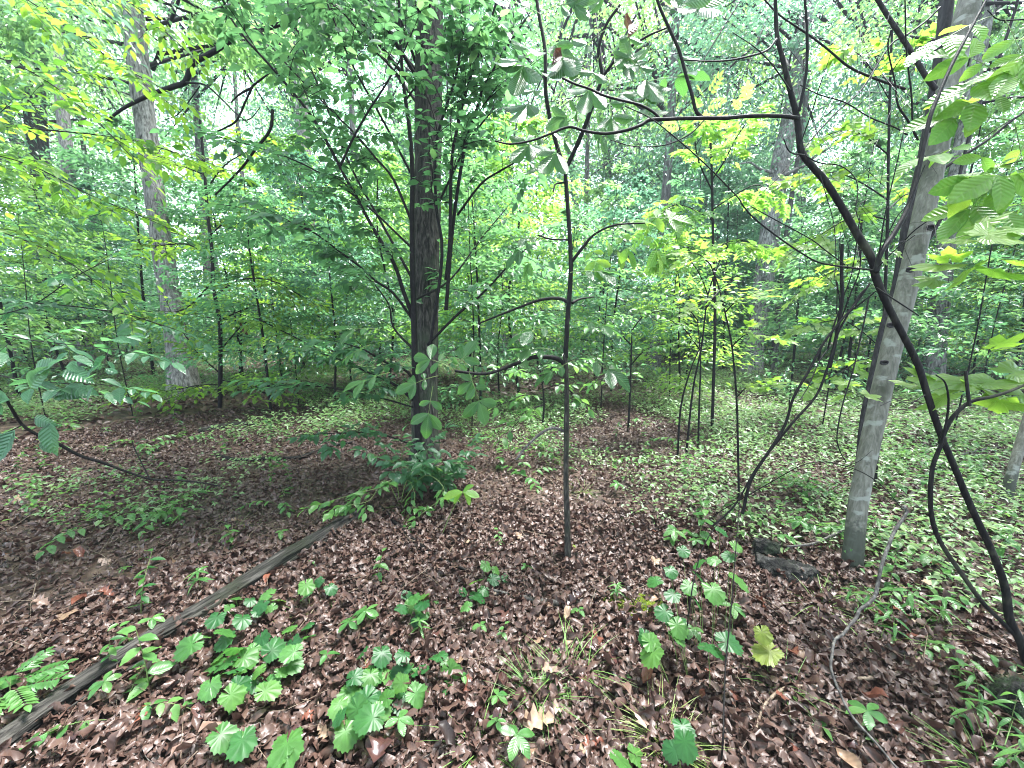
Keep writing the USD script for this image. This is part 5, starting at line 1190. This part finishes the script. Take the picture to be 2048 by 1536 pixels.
ONE = [('oval', 280, 1235, 'seedling with glossy oval leaves above the log at the left', 1.15), ('whorl', 400, 1192, 'light green plant with pointed leaves left of the vine on the log', 1.1), ('leafy', 265, 1300, 'small seedling against the upper side of the log at the left', .7),
       ('five_leaf', 222, 1400, 'bright five-leaved seedling just below the log', .9), ('leafy', 300, 1390, 'leafy rose-like plant below the log at the left', 1.2), ('arch', 240, 1440, 'drooping leafy plant in the lower left below the log', .8), ('oval', 225, 1345, 'two-leaved glossy seedling standing against the log', .75),
       ('arch', 190, 1060, 'arching plant with paired leaves in the left middle ground, nearest the left edge', 1.1), ('arch', 330, 1030, 'arching plant with paired leaves beside the tip of the hanging branch', 1.1), ('arch', 560, 1010, 'arching leafy plant between hanging branch and centre oak', .8), ('leafy', 470, 1100, 'leafy seedling on the litter above the log middle', .9),
       ('three_leaf', 560, 1085, 'three-leaved seedling above the log near its upper end', 1.2), ('leafy', 755, 1165, 'green seedling on the litter right of the log upper end', .8), ('whorl', 838, 1278, 'dark star-shaped plant between two vine clumps', .8), ('five_leaf', 700, 1280, 'pale five-leaved seedling above the wide vine patch, left one', .9), ('five_leaf', 735, 1262, 'pale five-leaved seedling above the wide vine patch, right one', .9),
       ('three_leaf', 655, 1340, 'small pale upright plant between the two vine patches', 1.1), ('three_leaf', 1035, 1298, 'tiny seedling alone on bare leaf litter at bottom centre', .6), ('leafy', 1000, 1290, 'small bluish seedling left of the tiny seedling at bottom centre', .5),
       ('three_leaf', 1050, 1150, 'three-leaved seedling right of the small vine clump', .9), ('leafy', 998, 1100, 'leafy seedling left of the forked sapling foot', .6), ('whorl', 1235, 1200, 'pointed-leaf plant beside the moss cushion', .7), ('five_leaf', 1460, 1245, 'pale five-leaved plant between the vine stems and the stump', 1.0),
       ('whorl', 1750, 1095, 'leafy green plant tucked behind the mottled tree foot', 1.4), ('five_leaf', 1660, 1090, 'fan-leaved bright plant just left of the mottled tree foot', 1.2), ('five_leaf', 1600, 1080, 'bright star-leaved plant behind the stump', 1.3), ('leafy', 1850, 1030, 'large-leaved seedling between mottled tree and curving tree', 1.0),
       ('lance', 1760, 1250, 'plant of narrow grassy leaves nearest the bent grey stick', 0.65), ('lance', 1830, 1240, 'plant of narrow grassy leaves in the middle of the right patch', 0.72), ('lance', 1790, 1290, 'narrow-leaved plant at the front of the right patch', 0.65), ('whorl', 1870, 1260, 'whorled light green plant at the right of the grassy patch', 1.3), ('arch', 1920, 1300, 'feathery arching plant at the right end of the grassy patch', .7), ('lance', 1720, 1225, 'narrow-leaved plant behind the bent grey stick', 0.50),
       ('lance', 1900, 1450, 'long-leaved plant in the lower right corner, left one', 0.58), ('lance', 1960, 1430, 'long-leaved plant in the lower right corner, middle one', 0.61), ('lance', 2010, 1480, 'long-leaved plant in the lower right corner, right one', 0.61), ('lance', 1990, 1540, 'long-leaved plant at the bottom edge of the lower right corner', 0.72), ('leafy', 1920, 1370, 'small leafy plant above the lower right long-leaved plants', .7),
       ('leafy', 1990, 1120, 'leafy plant behind the curving tree at the right edge', 1.1), ('arch', 2020, 1060, 'arching plant by the slender mossy trunk at the right edge', 1.0)]
for k, px, py, lab, sc in ONE:
    herb(k, px, py, lab, 'plant', sc)
for i in range(26):
    herb(('five_leaf', 'three_leaf', 'five_leaf', 'leafy')[i % 4], RG.normal(1520, 130), RG.uniform(985, 1105), 'light green low plant on the litter left of the mottled tree', 'plant', RG.uniform(.8, 1.3), 'low plants left of the mottled tree', 'low_plant')
for i in range(46):
    px, py = RG.uniform(-30, 2070), 768 + 768 * RG.uniform(.42, 1.0)
    herb(('tiny', 'three_leaf', 'tiny', 'five_leaf')[i % 4], px, py, 'tiny green seedling sprouting ' + where(px, py), 'seedling', RG.uniform(.6, 1.1), 'tiny seedlings ' + where(px, py), 'tiny_seedling')
WP = [(RG.uniform(950, 2070) if i % 3 else RG.uniform(-20, 800), RG.uniform(845, 985)) for i in range(44)] + [(RG.uniform(-20, 420), RG.uniform(820, 1060)) for i in range(26)] + [(RG.uniform(1730, 2060), RG.uniform(900, 1180)) for i in range(22)] + [(RG.uniform(900, 1300), RG.uniform(800, 960)) for i in range(16)]


def mid_where(px):
    return ('under the hanging branch at the left' if px < 420 else 'left of the centre oak foot' if px < 820 else 'between centre oak and forked sapling' if px < 1130 else 'right of the forked sapling in the middle ground' if px < 1480 else 'behind the dead stem bundle' if px < 1720 else 'behind the curving tree at the right')


for i in range(len(WP)):
    herb(('leafy', 'arch', 'five_leaf', 'oval', 'leafy', 'whorl')[i % 6], *WP[i], 'small green plant on the forest floor ' + mid_where(WP[i][0]), 'plant', RG.uniform(.7, 1.2), 'small plants ' + mid_where(WP[i][0]), 'woodland_plant')

# bright feathery plant at the lower left
q = Plant('fern', 'bright feathery plant with toothed leaflets at the lower left edge', 'plant', 'fern', 'leaf_herb', 81, leaf_far='fern', wood='twig_green')
b = G(30, 1440)
q.wood_part('stem', [b, b + [0, 0, .1], b + [-.01, .02, .17]], [.004, .002], 6)
for k, an in enumerate((20, 60, 100, 150, 195, 240, 290, 335)):
    a = math.radians(an); v, f, u = leaf_mesh('fern', [b + [-.01, .02, .12 + .02 * (k % 3)]], [[math.cos(a), math.sin(a), .12 - .15 * (k % 2)]], [UP + q.rng.normal(0, .12, 3)], [.16], q.rng)
    obj('frond', (v, f), M['leaf_herb'], q.x, uv=u)

# ------------------------------------------------------------------ grass tufts
def tuft(label, px, py, n, ll, spread, seed):
    rg = np.random.default_rng(seed); x = thing('grass_tuft', label, 'grass'); g = G(px, py)
    a = rg.uniform(0, 2 * np.pi, n); r = spread * np.sqrt(rg.random(n))
    pos = g + np.stack([r * np.cos(a), r * np.sin(a), np.zeros(n)], 1); pos[:, 2] = ground_z(pos[:, 0], pos[:, 1])
    o = a + rg.normal(0, .7, n)
    d_ = np.stack([np.cos(o) * .8, np.sin(o) * .8, rg.uniform(.35, 1.3, n)], 1)
    v, f, u = leaf_mesh('blade', pos, d_, np.cross(d_, np.cross(UP, d_)) + 1e-5, ll * .95 * rg.uniform(.5, 1.2, n), rg)
    tag(obj('blades', (v, f), M['grass'], x), kind='stuff')


for k, a in enumerate((('fine green grass tuft on the litter at the bottom centre', 1075, 1395, 150, .16, .06), ('loose straw-like grass right of the central tuft', 1140, 1350, 70, .20, .10), ('fine grass tuft at the bottom edge around the vine leaves', 1335, 1490, 170, .16, .08), ('thin pale grass wisps at the bottom left of the central tuft', 960, 1500, 50, .18, .07),
                       ('broad-bladed grass tuft below the stump', 1640, 1215, 46, .20, .035), ('broad-bladed grass tuft by the mottled tree foot', 1680, 1180, 36, .17, .03), ('grass tuft near the forked sapling, to its right', 1165, 985, 40, .15, .04), ('grass tuft in the middle ground right of the forked sapling', 1110, 930, 60, .16, .06),
                       ('patch of fine grass among the narrow-leaved plants at the right', 1800, 1262, 160, .15, .14), ('thin grass along the stems of the tall leafy vine', 1560, 1370, 50, .15, .06), ('sparse grass above the log in the left foreground', 470, 1060, 50, .13, .06), ('faint grass tuft left of the small vine clump', 600, 1230, 40, .12, .05),
                       ('green grass tuft low at the right in front of the mossy root', 1985, 1560, 60, .2, .05))):
    tuft(*a, seed=200 + k)

# ------------------------------------------------------------------ ground cover and leaf litter
def ground_cover():
    pi = UsdGeom.PointInstancer.Define(stage, '/World/ground_cover')
    tag(pi, 'low pale green herbs and grass covering the forest floor beyond the leaf litter', 'ground cover', kind='stuff')
    protos = []; rg = np.random.default_rng(77)
    for s in range(5):
        p = numbered('/World/ground_cover', 'herb_clump'); UsdGeom.Xform.Define(stage, p); protos.append(p)
        n = 34; a = rg.uniform(0, 2 * np.pi, n); r = .26 * np.sqrt(rg.random(n)); z = rg.uniform(.02, .20 if s < 4 else .34, n)
        pos = np.stack([r * np.cos(a), r * np.sin(a), z], 1)
        o = rg.uniform(0, 2 * np.pi, n); d_ = np.stack([np.cos(o), np.sin(o), rg.uniform(-.3, .3, n)], 1)
        v, f, u = leaf_mesh('ovate_low' if s % 2 else 'chip', pos, d_, UP + rg.normal(0, .3, (n, 3)), rg.uniform(.030, .060, n), rg)
        obj('leaves', (v, f), M['leaf_cover'] if s else M['leaf_herb'], p)
    pos, idx, ori, scl = [], [], [], []
    while len(pos) < 7600:
        r = 3.0 + 28 * rg.random() ** .85; a = rg.uniform(-1.0, 1.0); x, y = r * math.sin(a), r * math.cos(a)
        den = min(max((r - 4.2) / 3.0, .12 if abs(x) < 1.2 else .2), 1.0)
        nz = float(fbm(np.array([x / 1.7, y / 1.7, 3.0]), 3, 5))
        if x > 1.0 and r < 8:
            den = max(den, .45)
        if nz < .66 - .24 * den:
            continue
        pos.append((x, y, float(ground_z(x, y)))); idx.append(int(rg.integers(5))); scl.append(rg.uniform(.7, 1.4) * (.8 if r < 6 else 1)); t = rg.uniform(0, 2 * math.pi); ori.append((math.cos(t / 2), 0, 0, math.sin(t / 2)))
    pi.CreatePrototypesRel().SetTargets([Sdf.Path(p) for p in protos])
    pi.CreateProtoIndicesAttr(Vt.IntArray(idx)); pi.CreatePositionsAttr(Vt.Vec3fArray([Gf.Vec3f(*p) for p in pos]))
    pi.CreateOrientationsAttr(Vt.QuathArray([Gf.Quath(*o) for o in ori])); pi.CreateScalesAttr(Vt.Vec3fArray([Gf.Vec3f(s, s, s) for s in scl]))


ground_cover()


def litter():
    rg = np.random.default_rng(91); parts = []
    for r0, r1, n, kinds, s0, s1, zt in ((.6, 3.2, 40000, (('curled', .30), ('oak', .30), ('scrap', .40)), .020, .082, .045), (3.2, 8.0, 52000, (('scrap', .85), ('curled', .15)), .03, .08, .045), (8.0, 26.0, 40000, (('chip', 1.0),), .09, .17, .04)):
        for kd, fr in kinds:
            m_ = int(n * fr); r = np.sqrt(rg.uniform(r0 ** 2, r1 ** 2, m_)); a = rg.uniform(-1.08, 1.08, m_)
            x, y = r * np.sin(a), r * np.cos(a)
            pos = np.stack([x, y, ground_z(x, y) + .006 + zt * rg.random(m_) ** 1.6], 1)
            o = rg.uniform(0, 2 * np.pi, m_); d_ = np.stack([np.cos(o), np.sin(o), rg.normal(0, .38, m_)], 1)
            parts.append(leaf_mesh(kd, pos, d_, UP + rg.normal(0, .50, (m_, 3)), rg.uniform(s0, s1, m_) * (.75 if kd == 'scrap' else 1), rg))
    k = 0; vs, fs, us = [], [], []
    for v, f, u in parts:
        vs.append(v); fs.append(f + k); us.append(u); k += len(v)
    tag(obj('leaf_litter', (np.vstack(vs), np.vstack(fs)), M['litter'], uv=np.vstack(us)), 'deep layer of wet brown fallen leaves over the forest floor', 'leaf litter', kind='stuff')
    # the nearest leaves, each a thing
    look = [('litter_dark', 'dark wet fallen leaf', 'dark wet fallen leaves'), ('litter', 'brown curled fallen leaf', 'brown fallen leaves'), ('litter_red', 'russet fallen leaf', 'russet fallen leaves'), ('litter_tan', 'pale tan fallen leaf', 'tan fallen leaves')]
    for k in range(260):
        px, py = rg.uniform(-20, 2070), 768 + 768 * rg.uniform(.36, 1.0)
        p = G(px, py) + [0, 0, rg.uniform(.03, .055)]
        j = int(rg.choice(4, p=(.34, .30, .20, .16))); o = rg.uniform(0, 2 * np.pi)
        v, f, u = leaf_mesh(('oak', 'curled', 'oak', 'curled', 'maple')[k % 5], [p], [[math.cos(o), math.sin(o), rg.normal(0, .25)]], [UP + rg.normal(0, .33, 3)], [rg.uniform(.055, .105) * (.9 if j == 3 else 1)], rg)
        tag(obj('fallen_leaf', (v, f), M[look[j][0]], uv=u), look[j][1] + ' ' + where(px, py), 'leaf', look[j][2] + ' ' + where(px, py))
    for px, py, sz, kd, mt, lab in ((1080, 1515, .15, 'curled', 'litter_tan', 'large curled tan leaf at the bottom centre edge'), (1108, 1455, .14, 'oak', 'litter_tan', 'pale brown split leaf above the curled leaf at the bottom centre'), (1880, 1475, .15, 'oak', 'litter_tan', 'big pale oak leaf under the lower right plants'),
                                    (130, 1245, .12, 'maple', 'litter_tan', 'three-pointed tan leaf above the log at the left'), (930, 1100, .07, 'curled', 'litter_tan', 'small tan leaf alone left of the forked sapling foot'), (1040, 1083, .08, 'maple', 'litter_tan', 'pale leaf left behind the forked sapling foot'),
                                    (1153, 1111, .05, 'oval', 'yellow_leaf', 'small yellow leaf at the foot of the forked sapling'), (785, 1480, .15, 'oak', 'litter_dark', 'big dark brown leaf at the bottom left of centre'), (590, 1500, .13, 'maple', 'litter_dark', 'large dark lobed leaf under the dark vine leaf pair'), (40, 1000, .16, 'curled', 'litter_tan', 'large tan dead leaf at the left edge under the hanging branch'), (1145, 1300, .07, 'curled', 'litter_tan', 'short pale leaf near the straw-like grass'), (1010, 1250, .10, 'maple', 'litter_dark', 'dark grey leaf below the curved pale stick')):
        p = G(px, py) + [0, 0, .05]; o = rg.uniform(0, 6.3)
        v, f, u = leaf_mesh(kd, [p], [[math.cos(o), math.sin(o), .15]], [UP + [0, -.3, 0] + rg.normal(0, .15, 3)], [sz], rg)
        tag(obj('fallen_leaf', (v, f), M[mt], uv=u), lab, 'leaf')


def twig_litter():
    rg = np.random.default_rng(95); ms = []
    for k in range(1500):
        rr = math.sqrt(rg.uniform(.7, 7.0 ** 2)); a = rg.uniform(-1.05, 1.05); x_, y_ = rr * math.sin(a), rr * math.cos(a)
        an = rg.uniform(0, 6.3); L = rg.uniform(.03, .14) * (1 + rr * .12); d_ = np.array([math.cos(an), math.sin(an), rg.normal(0, .15)])
        c0 = np.array([x_, y_, float(ground_z(x_, y_)) + rg.uniform(.03, .055)])
        ms.append(tube([c0 - d_ * L, c0 + np.array([-d_[1], d_[0], 0]) * rg.normal(0, .15) * L, c0 + d_ * L], [rg.uniform(.0006, .0016) * (1 + rr * .15)], 3, cap=False))
    tag(obj('twig_litter', join(ms), M['twig_tan']), 'countless fine dry stalks and needles scattered through the fallen leaves', 'twig litter', kind='stuff')


litter()
twig_litter()

# ------------------------------------------------------------------ damp air under the trees
hz = usdkit.material(stage, '/World/Looks/damp_haze', {'v': ('principled_volume', {'color': (.78, .88, .97), 'density': HAZE_DENSITY, 'anisotropy': 0.2})}, [], volume='v.volume')
bx = np.array([(x_, y_, z_) for x_ in (-125, 125) for y_ in (-125, 125) for z_ in (-3, 36)], float)
bf = np.array([(0, 1, 3, 2), (4, 6, 7, 5), (0, 4, 5, 1), (2, 3, 7, 6), (0, 2, 6, 4), (1, 5, 7, 3)])
tag(obj('haze', (bx, bf), hz, sm=False), 'thin bluish damp haze between the trees', kind='stuff')
